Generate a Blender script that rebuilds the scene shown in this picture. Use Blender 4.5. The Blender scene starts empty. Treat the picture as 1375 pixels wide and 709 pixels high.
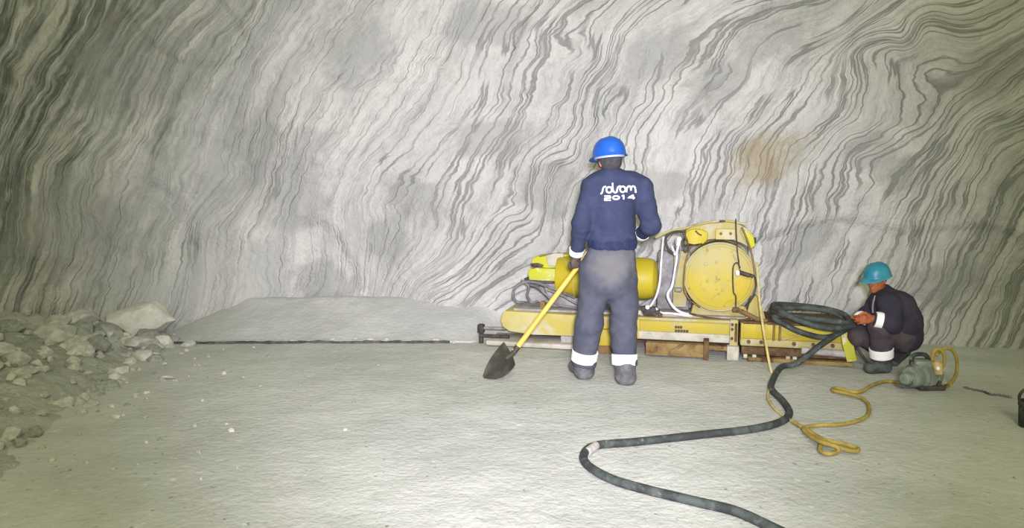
import bpy, bmesh, math, random
import numpy as np
from mathutils import Vector, Matrix, noise
from mathutils.bvhtree import BVHTree

random.seed(7)
C = bpy.context.scene.collection
PI = math.pi
# ---------------------------------------------------------------- camera (1375 x 709)
F = 1000.0
CAM_H = 1.5
PITCH = math.atan(107.5 / F)
cam_data = bpy.data.cameras.new('camera')
cam_data.sensor_width = 36.0
cam_data.lens = 36.0 * F / 1375.0
cam = bpy.data.objects.new('camera', cam_data)
C.objects.link(cam)
cam.location = (0, 0, CAM_H)
cam.rotation_euler = (PI / 2 - PITCH, 0, 0)
bpy.context.scene.camera = cam


def ray(px, py):
    u = (px - 687.5) / F
    v = (354.5 - py) / F
    return Vector((u, math.cos(PITCH) + v * math.sin(PITCH), -math.sin(PITCH) + v * math.cos(PITCH)))


def P(px, py, Y):
    d = ray(px, py)
    return Vector((0, 0, CAM_H)) + d * (Y / d.y)


def G(px, py, z=0.0):
    d = ray(px, py)
    return Vector((0, 0, CAM_H)) + d * ((z - CAM_H) / d.z)


# ---------------------------------------------------------------- object helpers
def link(name, mesh, mat=None, parent=None, smooth=None):
    o = bpy.data.objects.new(name, mesh)
    C.objects.link(o)
    if mat is not None and not mesh.materials:
        mesh.materials.append(mat)
    if parent is not None:
        o.parent = parent
    if smooth is not None:
        mesh.shade_smooth()
        if smooth < 3.1:
            mesh.set_sharp_from_angle(angle=smooth)
    return o


def obj(name, bm, mat, parent=None, smooth=0.7):
    me = bpy.data.meshes.new(name)
    bmesh.ops.recalc_face_normals(bm, faces=bm.faces)
    bm.to_mesh(me)
    bm.free()
    return link(name, me, mat, parent, smooth)


def tag(o, label=None, cat=None, group=None, kind=None):
    if label:
        o['label'] = label
    if cat:
        o['category'] = cat
    if group:
        o['group'] = group
    if kind:
        o['kind'] = kind
    return o


def thing(name, label, cat, loc=(0, 0, 0), rotz=0.0, group=None):
    o = bpy.data.objects.new(name, None)
    o.empty_display_size = 0.1
    C.objects.link(o)
    o.location = loc
    o.rotation_euler = (0, 0, rotz)
    return tag(o, label, cat, group)


# ---------------------------------------------------------------- bmesh shapes
def bx(bm, c, size, bevel=0.0, rot=None, seg=2):
    M = Matrix.Translation(Vector(c))
    if rot is not None:
        M = M @ rot.to_4x4()
    M = M @ Matrix.Diagonal((size[0], size[1], size[2], 1))
    r = bmesh.ops.create_cube(bm, size=1.0, matrix=M)
    if bevel > 0:
        vs = set(r['verts'])
        es = [e for e in bm.edges if e.verts[0] in vs and e.verts[1] in vs]
        bmesh.ops.bevel(bm, geom=es, offset=bevel, segments=seg, profile=0.5, affect='EDGES')


def axis_matrix(p0, p1):
    p0, p1 = Vector(p0), Vector(p1)
    d = (p1 - p0)
    q = Vector((0, 0, 1)).rotation_difference(d.normalized())
    return Matrix.Translation(p0) @ q.to_matrix().to_4x4(), d.length


def lathe(bm, prof, M, seg=32, sy=1.0):
    """prof: (radius, height) list from bottom to top, closed at ends when r ~ 0."""
    rings = []
    for r, h in prof:
        if r < 1e-5:
            rings.append([bm.verts.new(M @ Vector((0, 0, h)))])
        else:
            rings.append([bm.verts.new(M @ Vector((r * math.cos(2 * PI * i / seg), sy * r * math.sin(2 * PI * i / seg), h))) for i in range(seg)])
    for a, b in zip(rings, rings[1:]):
        for i in range(seg):
            j = (i + 1) % seg
            if len(a) == 1 and len(b) == 1:
                continue
            if len(a) == 1:
                bm.faces.new((a[0], b[j], b[i]))
            elif len(b) == 1:
                bm.faces.new((a[i], a[j], b[0]))
            else:
                bm.faces.new((a[i], a[j], b[j], b[i]))
    if len(rings[0]) > 1:
        bm.faces.new(list(reversed(rings[0])))
    if len(rings[-1]) > 1:
        bm.faces.new(rings[-1])


def cyl(bm, p0, p1, r0, r1=None, seg=24, chamfer=0.0):
    r1 = r0 if r1 is None else r1
    M, L = axis_matrix(p0, p1)
    c = chamfer
    if c > 0:
        prof = [(r0 - c, 0), (r0, c), (r1, L - c), (r1 - c, L)]
    else:
        prof = [(r0, 0), (r1, L)]
    lathe(bm, prof, M, seg)


def catmull(pts, n=8, closed=False):
    pts = [Vector(p) for p in pts]
    if len(pts) < 3:
        return pts
    out = []
    N = len(pts)
    for i in range(N if closed else N - 1):
        if closed:
            p0, p1, p2, p3 = pts[(i - 1) % N], pts[i], pts[(i + 1) % N], pts[(i + 2) % N]
        else:
            p1, p2 = pts[i], pts[i + 1]
            p0 = pts[i - 1] if i > 0 else p1 * 2 - p2
            p3 = pts[i + 2] if i + 2 < N else p2 * 2 - p1
        for k in range(n):
            t = k / n
            a = -0.5 * p0 + 1.5 * p1 - 1.5 * p2 + 0.5 * p3
            b = p0 - 2.5 * p1 + 2 * p2 - 0.5 * p3
            c = -0.5 * p0 + 0.5 * p2
            out.append(((a * t + b) * t + c) * t + p1)
    if not closed:
        out.append(pts[-1])
    return out


def tube(bm, pts, r, seg=10, n=8, smooth=True, ribs=0.0, flat=None):
    """r: number or function of t in 0..1"""
    p = catmull(pts, n) if smooth else [Vector(q) for q in pts]
    q = [p[0]]
    for a in p[1:]:
        if (a - q[-1]).length > 1e-4:
            q.append(a)
    p = q
    N = len(p)
    tan = [(p[min(i + 1, N - 1)] - p[max(i - 1, 0)]).normalized() for i in range(N)]
    up = Vector((0, 0, 1)) if abs(tan[0].z) < 0.9 else Vector((1, 0, 0))
    nrm = (up - tan[0] * up.dot(tan[0])).normalized()
    rings = []
    for i in range(N):
        if i:
            nrm = (nrm - tan[i] * nrm.dot(tan[i]))
            nrm = nrm.normalized() if nrm.length > 1e-6 else tan[i].orthogonal().normalized()
        bn = tan[i].cross(nrm)
        rr = r(i / (N - 1)) if callable(r) else r
        if ribs and i % 2:
            rr *= 1 - ribs
        rings.append([bm.verts.new(p[i] + (nrm * math.cos(2 * PI * k / seg) + bn * math.sin(2 * PI * k / seg)) * rr) for k in range(seg)])
    for a, b in zip(rings, rings[1:]):
        for k in range(seg):
            j = (k + 1) % seg
            bm.faces.new((a[k], a[j], b[j], b[k]))
    bm.faces.new(list(reversed(rings[0])))
    bm.faces.new(rings[-1])


def prism(bm, poly, y0, y1, bevel=0.0):
    """poly of (x, z) extruded along y"""
    a = [bm.verts.new((x, y0, z)) for x, z in poly]
    b = [bm.verts.new((x, y1, z)) for x, z in poly]
    n = len(poly)
    fs = [bm.faces.new(a), bm.faces.new(list(reversed(b)))]
    for i in range(n):
        j = (i + 1) % n
        fs.append(bm.faces.new((a[j], a[i], b[i], b[j])))
    if bevel > 0:
        es = list({e for f in fs for e in f.edges})
        bmesh.ops.bevel(bm, geom=es, offset=bevel, segments=2, profile=0.5, affect='EDGES')


def one(fn, *a, **k):
    bm = bmesh.new()
    fn(bm, *a, **k)
    return bm


# ---------------------------------------------------------------- signed distance sculpting
def rc(a, b, ra, rb, k=0.03, cuts=(), hole=False):
    return dict(t='rc', a=Vector(a), b=Vector(b), ra=ra, rb=rb, k=k, cuts=cuts)


def el(c, r, rot=None, k=0.03, cuts=()):
    return dict(t='el', c=Vector(c), r=Vector(r), rot=rot or Matrix.Identity(3), k=k, cuts=cuts)


def chain(pts, rad, k=0.03, cuts=()):
    return [rc(pts[i], pts[i + 1], rad[i], rad[i + 1], k, cuts) for i in range(len(pts) - 1)]


def xf(prims, M):
    """move prims by a matrix (rotation + uniform scale)"""
    out = []
    s = M.to_scale()[0]
    R = M.to_quaternion().to_matrix()
    for p in prims:
        q = dict(p)
        q['k'] = p['k'] * s
        if p['t'] == 'rc':
            q['a'], q['b'] = M @ p['a'], M @ p['b']
            q['ra'], q['rb'] = p['ra'] * s, p['rb'] * s
        else:
            q['c'] = M @ p['c']
            q['r'] = p['r'] * s
            q['rot'] = R @ p['rot']
        out.append(q)
    return out


def sdf_mesh(name, prims, h, post=None):
    lo = np.array([1e9] * 3)
    hi = -lo
    boxes = []
    for p in prims:
        if p['t'] == 'rc':
            r = max(p['ra'], p['rb'])
            l = np.minimum(p['a'], p['b']) - r
            u = np.maximum(p['a'], p['b']) + r
        else:
            r = max(p['r'])
            l = np.array(p['c']) - r
            u = np.array(p['c']) + r
        boxes.append((l, u))
        lo = np.minimum(lo, l)
        hi = np.maximum(hi, u)
    lo = lo - 4 * h
    n = np.ceil((hi + 4 * h - lo) / h).astype(int)
    BIG = 0.08
    D = np.full(n, BIG, np.float32)
    for p, (l, u) in zip(prims, boxes):
        m = max(p['k'], 3 * h) + 2 * h
        i0 = np.maximum(np.floor((l - m - lo) / h).astype(int), 0)
        i1 = np.minimum(np.ceil((u + m - lo) / h).astype(int) + 1, n)
        ax = [lo[d] + h * np.arange(i0[d], i1[d]) for d in range(3)]
        X, Y, Z = np.meshgrid(*ax, indexing='ij')
        if p['t'] == 'rc':
            a = np.array(p['a'])
            ba = np.array(p['b']) - a
            L2 = max(ba @ ba, 1e-12)
            px, py, pz = X - a[0], Y - a[1], Z - a[2]
            t = np.clip((px * ba[0] + py * ba[1] + pz * ba[2]) / L2, 0, 1)
            d = np.sqrt((px - ba[0] * t) ** 2 + (py - ba[1] * t) ** 2 + (pz - ba[2] * t) ** 2) - (p['ra'] + (p['rb'] - p['ra']) * t)
        else:
            c = np.array(p['c'])
            R = np.array(p['rot'])
            r = np.array(p['r'])
            px, py, pz = X - c[0], Y - c[1], Z - c[2]
            q = [(R[0, i] * px + R[1, i] * py + R[2, i] * pz) for i in range(3)]
            k0 = np.sqrt(sum((q[i] / r[i]) ** 2 for i in range(3)))
            k1 = np.sqrt(sum((q[i] / r[i] ** 2) ** 2 for i in range(3))) + 1e-9
            d = k0 * (k0 - 1.0) / k1
        for cp, cn in p['cuts']:
            cn = Vector(cn).normalized()
            d = np.maximum(d, (X - cp[0]) * cn[0] + (Y - cp[1]) * cn[1] + (Z - cp[2]) * cn[2])
        sl = tuple(slice(i0[k], i1[k]) for k in range(3))
        e = D[sl]
        k = max(p['k'], 1e-4)
        hh = np.clip(0.5 + 0.5 * (e - d) / k, 0, 1)
        D[sl] = np.minimum(e * (1 - hh) + d * hh - k * hh * (1 - hh), BIG)
    if post is not None:
        ax = [lo[d] + h * np.arange(n[d]) for d in range(3)]
        X, Y, Z = np.meshgrid(*ax, indexing='ij', sparse=True)
        D = post(D, X, Y, Z)
    # surface nets
    S = D < 0
    cnt = np.zeros(n - 1, np.int16)
    corners = [(i, j, k) for i in (0, 1) for j in (0, 1) for k in (0, 1)]
    for c in corners:
        cnt += S[c[0]:n[0] - 1 + c[0], c[1]:n[1] - 1 + c[1], c[2]:n[2] - 1 + c[2]]
    mixed = (cnt > 0) & (cnt < 8)
    idx = np.argwhere(mixed)
    ids = np.full(n - 1, -1, np.int32)
    ids[mixed] = np.arange(len(idx))
    acc = np.zeros((len(idx), 3))
    num = np.zeros(len(idx))
    for c in corners:
        for d in range(3):
            if c[d]:
                continue
            c2 = list(c)
            c2[d] = 1
            A = idx + np.array(c)
            B = idx + np.array(c2)
            da = D[A[:, 0], A[:, 1], A[:, 2]]
            db = D[B[:, 0], B[:, 1], B[:, 2]]
            m = (da < 0) != (db < 0)
            t = np.where(m, da / np.where(m, da - db, 1), 0)
            pos = np.array(c, float)[None, :] + t[:, None] * (np.array(c2) - np.array(c))
            acc += np.where(m[:, None], pos, 0)
            num += m
    V = lo + h * (idx + acc / num[:, None])
    faces = []
    for d in range(3):
        e0 = [slice(1, n[k] - 1) for k in range(3)]
        e1 = [slice(1, n[k] - 1) for k in range(3)]
        e0[d] = slice(0, n[d] - 1)
        e1[d] = slice(1, n[d])
        s0, s1 = S[tuple(e0)], S[tuple(e1)]
        w = np.argwhere(s0 != s1)
        flip = s0[s0 != s1]
        base = w.copy()
        for k in range(3):
            if k != d:
                base[:, k] += 1
        a, b = [k for k in range(3) if k != d]

        def at(da, db):
            q = base.copy()
            q[:, a] += da
            q[:, b] += db
            return ids[q[:, 0], q[:, 1], q[:, 2]]
        quad = np.stack([at(-1, -1), at(0, -1), at(0, 0), at(-1, 0)], 1)
        if d == 1:
            flip = ~flip
        quad[~flip] = quad[~flip][:, ::-1]
        faces.append(quad)
    Fc = np.concatenate(faces)
    me = bpy.data.meshes.new(name)
    me.vertices.add(len(V))
    me.vertices.foreach_set('co', V.astype(np.float32).ravel())
    me.loops.add(len(Fc) * 4)
    me.loops.foreach_set('vertex_index', Fc.astype(np.int32).ravel())
    me.polygons.add(len(Fc))
    me.polygons.foreach_set('loop_start', np.arange(len(Fc), dtype=np.int32) * 4)
    me.update(calc_edges=True)
    me.validate()
    me.shade_smooth()
    return me


def crease(me, amp, scale, seed=0.0):
    """cloth folds: anisotropic noise pushed along the normal"""
    off = Vector((seed, seed * 1.7, -seed))
    me.update()
    n = len(me.vertices)
    co = np.empty(n * 3, np.float32)
    no = np.empty(n * 3, np.float32)
    me.vertices.foreach_get('co', co)
    me.vertices.foreach_get('normal', no)
    co = co.reshape(-1, 3)
    no = no.reshape(-1, 3)
    d = np.empty(n, np.float32)
    for i in range(n):
        c = co[i]
        q = Vector((c[0] * scale[0], c[1] * scale[1], c[2] * scale[2])) + off
        d[i] = noise.noise(q) + 0.5 * noise.noise(q * 2.1)
    co += no * (d * amp)[:, None]
    me.vertices.foreach_set('co', co.ravel())
    me.update()


# ---------------------------------------------------------------- materials
def srgb(r, g, b):
    f = lambda c: (c / 255 / 12.92) if c / 255 <= 0.04045 else ((c / 255 + 0.055) / 1.055) ** 2.4
    return (f(r), f(g), f(b), 1)


class NT:
    def __init__(self, name):
        self.m = bpy.data.materials.new(name)
        self.m.use_nodes = True
        self.t = self.m.node_tree
        self.b = self.t.nodes['Principled BSDF']
        self.tc = self.n('ShaderNodeTexCoord')

    def n(self, typ, **kw):
        x = self.t.nodes.new(typ)
        for k, v in kw.items():
            setattr(x, k, v)
        return x

    def set(self, sock, v):
        if isinstance(v, bpy.types.NodeSocket):
            self.t.links.new(v, sock)
        else:
            sock.default_value = v

    def math(self, op, a, b=0.0, clamp=False):
        x = self.n('ShaderNodeMath', operation=op, use_clamp=clamp)
        self.set(x.inputs[0], a)
        self.set(x.inputs[1], b)
        return x.outputs[0]

    def noise(self, vec, scale, detail=3.0, rough=0.5, dist=0.0, color=False):
        x = self.n('ShaderNodeTexNoise')
        self.set(x.inputs['Vector'], vec)
        x.inputs['Scale'].default_value = scale
        x.inputs['Detail'].default_value = detail
        x.inputs['Roughness'].default_value = rough
        x.inputs['Distortion'].default_value = dist
        return x.outputs['Color'] if color else x.outputs['Fac']

    def map(self, v, a, b, c=0.0, d=1.0):
        x = self.n('ShaderNodeMapRange')
        self.set(x.inputs['Value'], v)
        x.inputs['From Min'].default_value = a
        x.inputs['From Max'].default_value = b
        x.inputs['To Min'].default_value = c
        x.inputs['To Max'].default_value = d
        x.interpolation_type = 'SMOOTHSTEP'
        return x.outputs['Result']

    def mix(self, f, a, b):
        x = self.n('ShaderNodeMix', data_type='RGBA')
        self.set(x.inputs[0], f)
        self.set(x.inputs[6], a)
        self.set(x.inputs[7], b)
        return x.outputs[2]

    def xyz(self, x, y, z):
        c = self.n('ShaderNodeCombineXYZ')
        self.set(c.inputs[0], x)
        self.set(c.inputs[1], y)
        self.set(c.inputs[2], z)
        return c.outputs[0]

    def sep(self, v):
        s = self.n('ShaderNodeSeparateXYZ')
        self.set(s.inputs[0], v)
        return s.outputs

    def attr(self, name):
        a = self.n('ShaderNodeAttribute', attribute_name=name)
        return a.outputs['Fac']

    def bump(self, hgt, strength, dist):
        b = self.n('ShaderNodeBump')
        b.inputs['Strength'].default_value = strength
        b.inputs['Distance'].default_value = dist
        self.set(b.inputs['Height'], hgt)
        self.t.links.new(b.outputs['Normal'], self.b.inputs['Normal'])


def simple(name, c1, c2=None, scale=8.0, lo=0.4, hi=0.65, rough=0.7, metal=0.0, bump=0.0, bscale=60.0, dirt=None, dlo=0.55, dhi=0.7, dscale=5.0, spec=0.3):
    t = NT(name)
    o = t.tc.outputs['Object']
    col = c1
    if c2 is not None:
        col = t.mix(t.map(t.noise(o, scale, 4.0, 0.6), lo, hi), c1, c2)
    if dirt is not None:
        col = t.mix(t.map(t.noise(o, dscale, 6.0, 0.65, 0.6), dlo, dhi), col, dirt)
    t.set(t.b.inputs['Base Color'], col)
    t.b.inputs['Roughness'].default_value = rough
    t.b.inputs['Metallic'].default_value = metal
    t.b.inputs['Specular IOR Level'].default_value = spec
    if bump:
        t.bump(t.noise(o, bscale, 3.0), bump, 0.01)
    return t.m
M = {}
M['navy'] = simple('navy_cloth', srgb(50, 56, 82), srgb(60, 66, 93), 7, bump=0.25, bscale=90, rough=0.9)
M['waist'] = simple('dark_navy_elastic', srgb(38, 44, 74), srgb(48, 54, 84), 20, rough=0.9)
M['boot'] = simple('dusty_boot', srgb(84, 84, 88), srgb(108, 108, 108), 14, rough=0.9)
M['glove'] = simple('dark_glove', srgb(62, 56, 54), srgb(92, 82, 74), 20, rough=0.9)
M['navy_dark'] = simple('purple_navy_cloth', srgb(50, 47, 62), srgb(62, 56, 66), 6, bump=0.25, bscale=90, rough=0.9)
M['trouser_dark'] = simple('brown_navy_cloth', srgb(66, 58, 66), srgb(84, 74, 76), 6, bump=0.25, bscale=90, rough=0.9)
M['boot_dark'] = simple('grey_green_boot', srgb(84, 92, 88), srgb(60, 64, 64), 14, rough=0.9)
M['skin'] = simple('skin', srgb(190, 132, 104), srgb(176, 116, 90), 12, rough=0.6)
M['skin_red'] = simple('weathered_skin', srgb(178, 106, 66), srgb(150, 82, 52), 12, rough=0.6)
M['beanie'] = simple('dark_knit', srgb(62, 62, 64), srgb(74, 74, 74), 40, rough=0.95, bump=0.4, bscale=160)
M['helmet'] = simple('blue_plastic', srgb(28, 84, 172), srgb(34, 92, 184), 3, rough=0.35, spec=0.5)
M['helmet_teal'] = simple('teal_plastic', srgb(38, 122, 146), srgb(62, 142, 158), 6, rough=0.4, spec=0.5)
M['strip'] = simple('pale_headband', srgb(170, 180, 200), rough=0.6)
M['reflect'] = simple('reflective_tape', (0.97, 0.97, 0.98, 1), rough=0.3, spec=0.8)
M['print'] = simple('white_print', (0.93, 0.93, 0.97, 1), rough=0.7)
M['eye'] = simple('eye_white', srgb(225, 220, 212), rough=0.3)
M['zip'] = simple('pale_zip', srgb(150, 150, 160), rough=0.6)
M['yellow'] = simple('yellow_paint', srgb(178, 160, 48), srgb(168, 156, 76), 5, 0.35, 0.7, rough=0.55, dirt=srgb(168, 160, 118), dlo=0.56, dhi=0.72, dscale=4, bump=0.1)
M['yellow_clean'] = simple('bright_yellow_paint', srgb(180, 162, 34), srgb(168, 154, 56), 4, 0.4, 0.7, rough=0.5, dirt=srgb(120, 100, 40), dlo=0.66, dhi=0.74, dscale=7)
M['yellow_dusty'] = simple('dusty_yellow_paint', srgb(166, 154, 84), srgb(172, 163, 118), 4, 0.35, 0.65, rough=0.8, dirt=srgb(178, 173, 156), dlo=0.5, dhi=0.7, dscale=5)
M['yellow_pale'] = simple('cream_yellow_paint', srgb(188, 178, 120), srgb(180, 166, 82), 3, 0.4, 0.65, rough=0.8, dirt=srgb(188, 184, 166), dlo=0.5, dhi=0.7, dscale=4)
M['lime'] = simple('lime_yellow_paint', srgb(182, 182, 42), srgb(182, 184, 96), 6, 0.45, 0.7, rough=0.55, dirt=srgb(205, 205, 180), dlo=0.55, dhi=0.68, dscale=7)


def drum_mat():
    """yellow paint under a film of salt dust that has settled from the top; scuffs of bare dark metal"""
    t = NT('drum_yellow')
    o = t.tc.outputs['Object']
    z = t.sep(o)[2]
    n = t.noise(o, 5, 5, 0.65)
    col = t.mix(t.map(t.noise(o, 3.5, 4, 0.6), 0.4, 0.65), srgb(184, 164, 38), srgb(172, 157, 56))
    f = t.map(t.math('ADD', z, t.math('MULTIPLY', t.math('SUBTRACT', n, 0.5), 0.55)), 0.56, 0.92, 0.0, 0.75)
    col = t.mix(f, col, srgb(166, 157, 104))
    col = t.mix(t.map(t.noise(o, 8, 5, 0.7, 0.8), 0.58, 0.68, 0, 0.7), col, srgb(120, 104, 54))
    t.set(t.b.inputs['Base Color'], col)
    t.b.inputs['Roughness'].default_value = 0.6
    t.bump(t.noise(o, 60, 3), 0.08, 0.01)
    return t.m


M['drum'] = drum_mat()
M['dust'] = simple('salt_dusted_steel', srgb(172, 168, 162), srgb(146, 140, 136), 9, rough=0.95, bump=0.5, bscale=40)
M['dust_light'] = simple('pale_salt_crust', srgb(186, 181, 166), srgb(164, 159, 142), 7, rough=0.95, bump=0.5, bscale=30)
M['rust'] = simple('rusty_steel', srgb(122, 98, 62), srgb(140, 122, 78), 7, rough=0.9, dirt=srgb(84, 60, 42), dlo=0.5, dhi=0.66, dscale=9, bump=0.4)
M['rust_dark'] = simple('dark_rusty_steel', srgb(86, 66, 44), srgb(112, 90, 58), 9, rough=0.9, dirt=srgb(60, 46, 36), dlo=0.5, dhi=0.66, dscale=9, bump=0.4)
M['steel'] = simple('dull_grey_steel', srgb(120, 118, 116), srgb(150, 148, 146), 12, rough=0.6, metal=0.3)
M['dark'] = simple('dark_metal', srgb(58, 50, 48), srgb(82, 74, 70), 14, rough=0.6)
M['black'] = simple('black_rubber', srgb(52, 56, 54), srgb(78, 84, 80), 10, rough=0.7, dirt=srgb(128, 130, 120), dlo=0.56, dhi=0.75, dscale=14)
M['hose_white'] = simple('pale_hose', srgb(222, 220, 230), srgb(190, 188, 200), 12, rough=0.4)
M['bright'] = simple('bright_metal', (0.9, 0.9, 0.9, 1), rough=0.25, spec=0.8)
M['hose_grey'] = simple('dusty_dark_hose', srgb(98, 96, 100), srgb(130, 128, 130), 12, rough=0.8)
M['rope'] = simple('yellow_cord', srgb(170, 150, 74), srgb(146, 126, 62), 14, rough=0.8, bump=0.4, bscale=120)
M['rope_pale'] = simple('pale_cord', srgb(196, 182, 122), srgb(170, 156, 98), 14, rough=0.8)
M['pump'] = simple('grey_green_paint', srgb(112, 122, 108), srgb(140, 148, 134), 9, rough=0.6, dirt=srgb(70, 74, 64), dlo=0.58, dhi=0.68, dscale=10, bump=0.2)
M['brass'] = simple('dull_brass', srgb(206, 180, 120), srgb(170, 140, 80), 10, rough=0.5)
M['blade'] = simple('dark_worn_steel', srgb(64, 62, 54), srgb(86, 82, 72), 10, rough=0.6, metal=0.2, dirt=srgb(112, 108, 96), dlo=0.58, dhi=0.7, dscale=8)
M['handle'] = simple('yellow_varnished_wood', srgb(214, 184, 88), srgb(202, 168, 72), 6, rough=0.5)
M['plate'] = simple('label_black', srgb(70, 66, 40), rough=0.7)


def trouser_mat():
    t = NT('grey_navy_cloth')
    o = t.tc.outputs['Object']
    col = t.mix(t.map(t.noise(o, 6, 4, 0.6), 0.4, 0.65), srgb(68, 71, 84), srgb(80, 83, 94))
    # a worn dusty patch on the seat
    d = t.n('ShaderNodeVectorMath', operation='DISTANCE')
    t.set(d.inputs[0], o)
    d.inputs[1].default_value = (0.0, -0.16, 0.90)
    w = t.math('ADD', d.outputs['Value'], t.math('MULTIPLY', t.math('SUBTRACT', t.noise(o, 9, 4), 0.5), 0.3))
    col = t.mix(t.map(w, 0.05, 0.24, 0.75, 0.0), col, srgb(112, 110, 108))
    t.set(t.b.inputs['Base Color'], col)
    t.b.inputs['Roughness'].default_value = 0.95
    t.bump(t.noise(o, 90, 3), 0.25, 0.01)
    return t.m


M['trouser'] = trouser_mat()


def rock_mat():
    t = NT('banded_salt_rock')
    o = t.tc.outputs['Object']
    u = t.attr('strata')
    patch = t.attr('patch')
    stain = t.attr('stain')
    dens = t.attr('dens')
    X, Y, Z = t.sep(o)
    # wiggle of the layers
    wig = t.math('MULTIPLY', t.math('SUBTRACT', t.noise(o, 1.3, 2, 0.5), 0.5), 0.34)
    wig2 = t.math('MULTIPLY', t.math('SUBTRACT', t.noise(t.xyz(t.math('MULTIPLY', u, 0.5), t.math('MULTIPLY', Z, 4.2), t.math('MULTIPLY', X, 1.2)), 1.0, 3, 0.6), 0.5), t.math('SUBTRACT', 0.26, t.math('MULTIPLY', dens, 0.17)))
    uu = t.math('ADD', u, t.math('ADD', wig, wig2))
    s = t.xyz(uu, t.math('MULTIPLY', Z, 0.09), t.math('MULTIPLY', X, 0.06))
    broad = t.noise(s, 2.3, 3, 0.55)          # wide light / grey bands
    fine = t.noise(s, 9.0, 3, 0.6)             # thin layers
    s2 = t.xyz(uu, t.math('MULTIPLY', Z, 0.10), t.math('MULTIPLY', X, 0.08))
    lines = t.noise(s2, 5.5, 2, 0.5)
    # thin dark lines where the noise crosses its middle
    l1 = t.math('ABSOLUTE', t.math('SUBTRACT', lines, 0.5))
    line = t.map(l1, 0.006, 0.040, 1.0, 0.0)
    lines_b = t.noise(s2, 12.0, 2, 0.5)
    l2 = t.math('ABSOLUTE', t.math('SUBTRACT', lines_b, 0.48))
    lineb = t.map(l2, 0.008, 0.055, 1.0, 0.0)
    where = t.map(t.math('ADD', t.noise(o, 1.5, 3, 0.6), t.math('MULTIPLY', t.math('SUBTRACT', t.attr('lined'), 0.5), 0.3)), 0.40, 0.62)
    where2 = t.map(t.noise(t.xyz(t.math('ADD', X, 7.3), Y, Z), 1.3, 3, 0.6), 0.42, 0.62)
    pale = t.mix(t.map(t.noise(o, 1.1, 5, 0.65), .3, .7), (0.68, 0.67, 0.63, 1), (0.56, 0.555, 0.525, 1))
    col = t.mix(t.map(broad, 0.44, 0.68, 0.0, 0.42), pale, (0.36, 0.365, 0.345, 1))
    col = t.mix(t.map(fine, 0.5, 0.72, 0.0, 0.30), col, (0.33, 0.335, 0.32, 1))
    k1 = t.math('MULTIPLY', line, t.math('MULTIPLY', where, 0.74))
    col = t.mix(k1, col, (0.17, 0.175, 0.165, 1))
    k2 = t.math('MULTIPLY', lineb, t.math('MULTIPLY', where2, 0.36))
    col = t.mix(k2, col, (0.2, 0.205, 0.195, 1))
    # mottled grain
    gr = t.noise(t.xyz(t.math('MULTIPLY', uu, 6.0), t.math('MULTIPLY', Z, 5.0), t.math('MULTIPLY', X, 3.0)), 1.6, 5, 0.7)
    col = t.mix(t.map(gr, 0.5, 0.68, 0.0, 0.38), col, (0.36, 0.36, 0.345, 1))
    col = t.mix(t.map(gr, 0.30, 0.46, 0.30, 0.0), col, (0.74, 0.735, 0.70, 1))
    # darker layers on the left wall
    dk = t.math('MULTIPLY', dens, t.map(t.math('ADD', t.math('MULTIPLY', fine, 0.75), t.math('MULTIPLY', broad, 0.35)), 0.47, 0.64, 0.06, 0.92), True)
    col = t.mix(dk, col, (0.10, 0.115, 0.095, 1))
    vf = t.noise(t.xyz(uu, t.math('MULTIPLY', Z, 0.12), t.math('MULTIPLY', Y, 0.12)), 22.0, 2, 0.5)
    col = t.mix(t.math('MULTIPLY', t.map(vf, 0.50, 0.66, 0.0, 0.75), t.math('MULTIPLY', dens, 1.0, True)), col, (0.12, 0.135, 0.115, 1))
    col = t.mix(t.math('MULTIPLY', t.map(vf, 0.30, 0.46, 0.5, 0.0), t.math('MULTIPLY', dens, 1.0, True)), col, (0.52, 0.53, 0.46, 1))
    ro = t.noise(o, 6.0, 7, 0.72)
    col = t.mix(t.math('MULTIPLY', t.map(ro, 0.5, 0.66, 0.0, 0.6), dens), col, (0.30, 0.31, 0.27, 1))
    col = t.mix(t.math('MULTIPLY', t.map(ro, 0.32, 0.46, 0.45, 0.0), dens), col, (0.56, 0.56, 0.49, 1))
    sm0 = t.map(t.noise(t.xyz(t.math('ADD', t.math('MULTIPLY', uu, 0.35), 4.0), t.math('MULTIPLY', Z, 0.5), X), 1.6, 4, 0.6), 0.47, 0.60, 0.0, 0.62)
    col = t.mix(t.math('MULTIPLY', sm0, t.math('SUBTRACT', 1.0, t.attr('lined'))), col, (0.475, 0.475, 0.455, 1))
    # grey blotches and one brown stain, edges broken by noise
    edge = t.math('MULTIPLY', t.math('SUBTRACT', t.noise(t.xyz(t.math('ADD', X, t.math('MULTIPLY', Z, -0.5)), Y, Z), 2.4, 6, 0.68), 0.5), 2.3)
    pm = t.map(t.math('ADD', patch, edge), 0.25, 0.75, 0.0, 0.5)
    col = t.mix(pm, col, (0.30, 0.30, 0.285, 1))
    sm = t.map(t.math('ADD', stain, t.math('MULTIPLY', edge, 0.9)), 0.30, 0.95, 0.0, 0.72)
    col = t.mix(sm, col, (0.34, 0.27, 0.15, 1))
    t.set(t.b.inputs['Base Color'], col)
    t.b.inputs['Roughness'].default_value = 0.85
    t.b.inputs['Specular IOR Level'].default_value = 0.2
    hgt = t.math('ADD', t.math('MULTIPLY', line, -0.6), t.math('ADD', t.math('MULTIPLY', t.noise(o, 14, 6, 0.7), 1.5), t.math('MULTIPLY', fine, 1.2)))
    t.bump(hgt, 0.6, 0.06)
    return t.m


M['rock'] = rock_mat()


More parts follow.
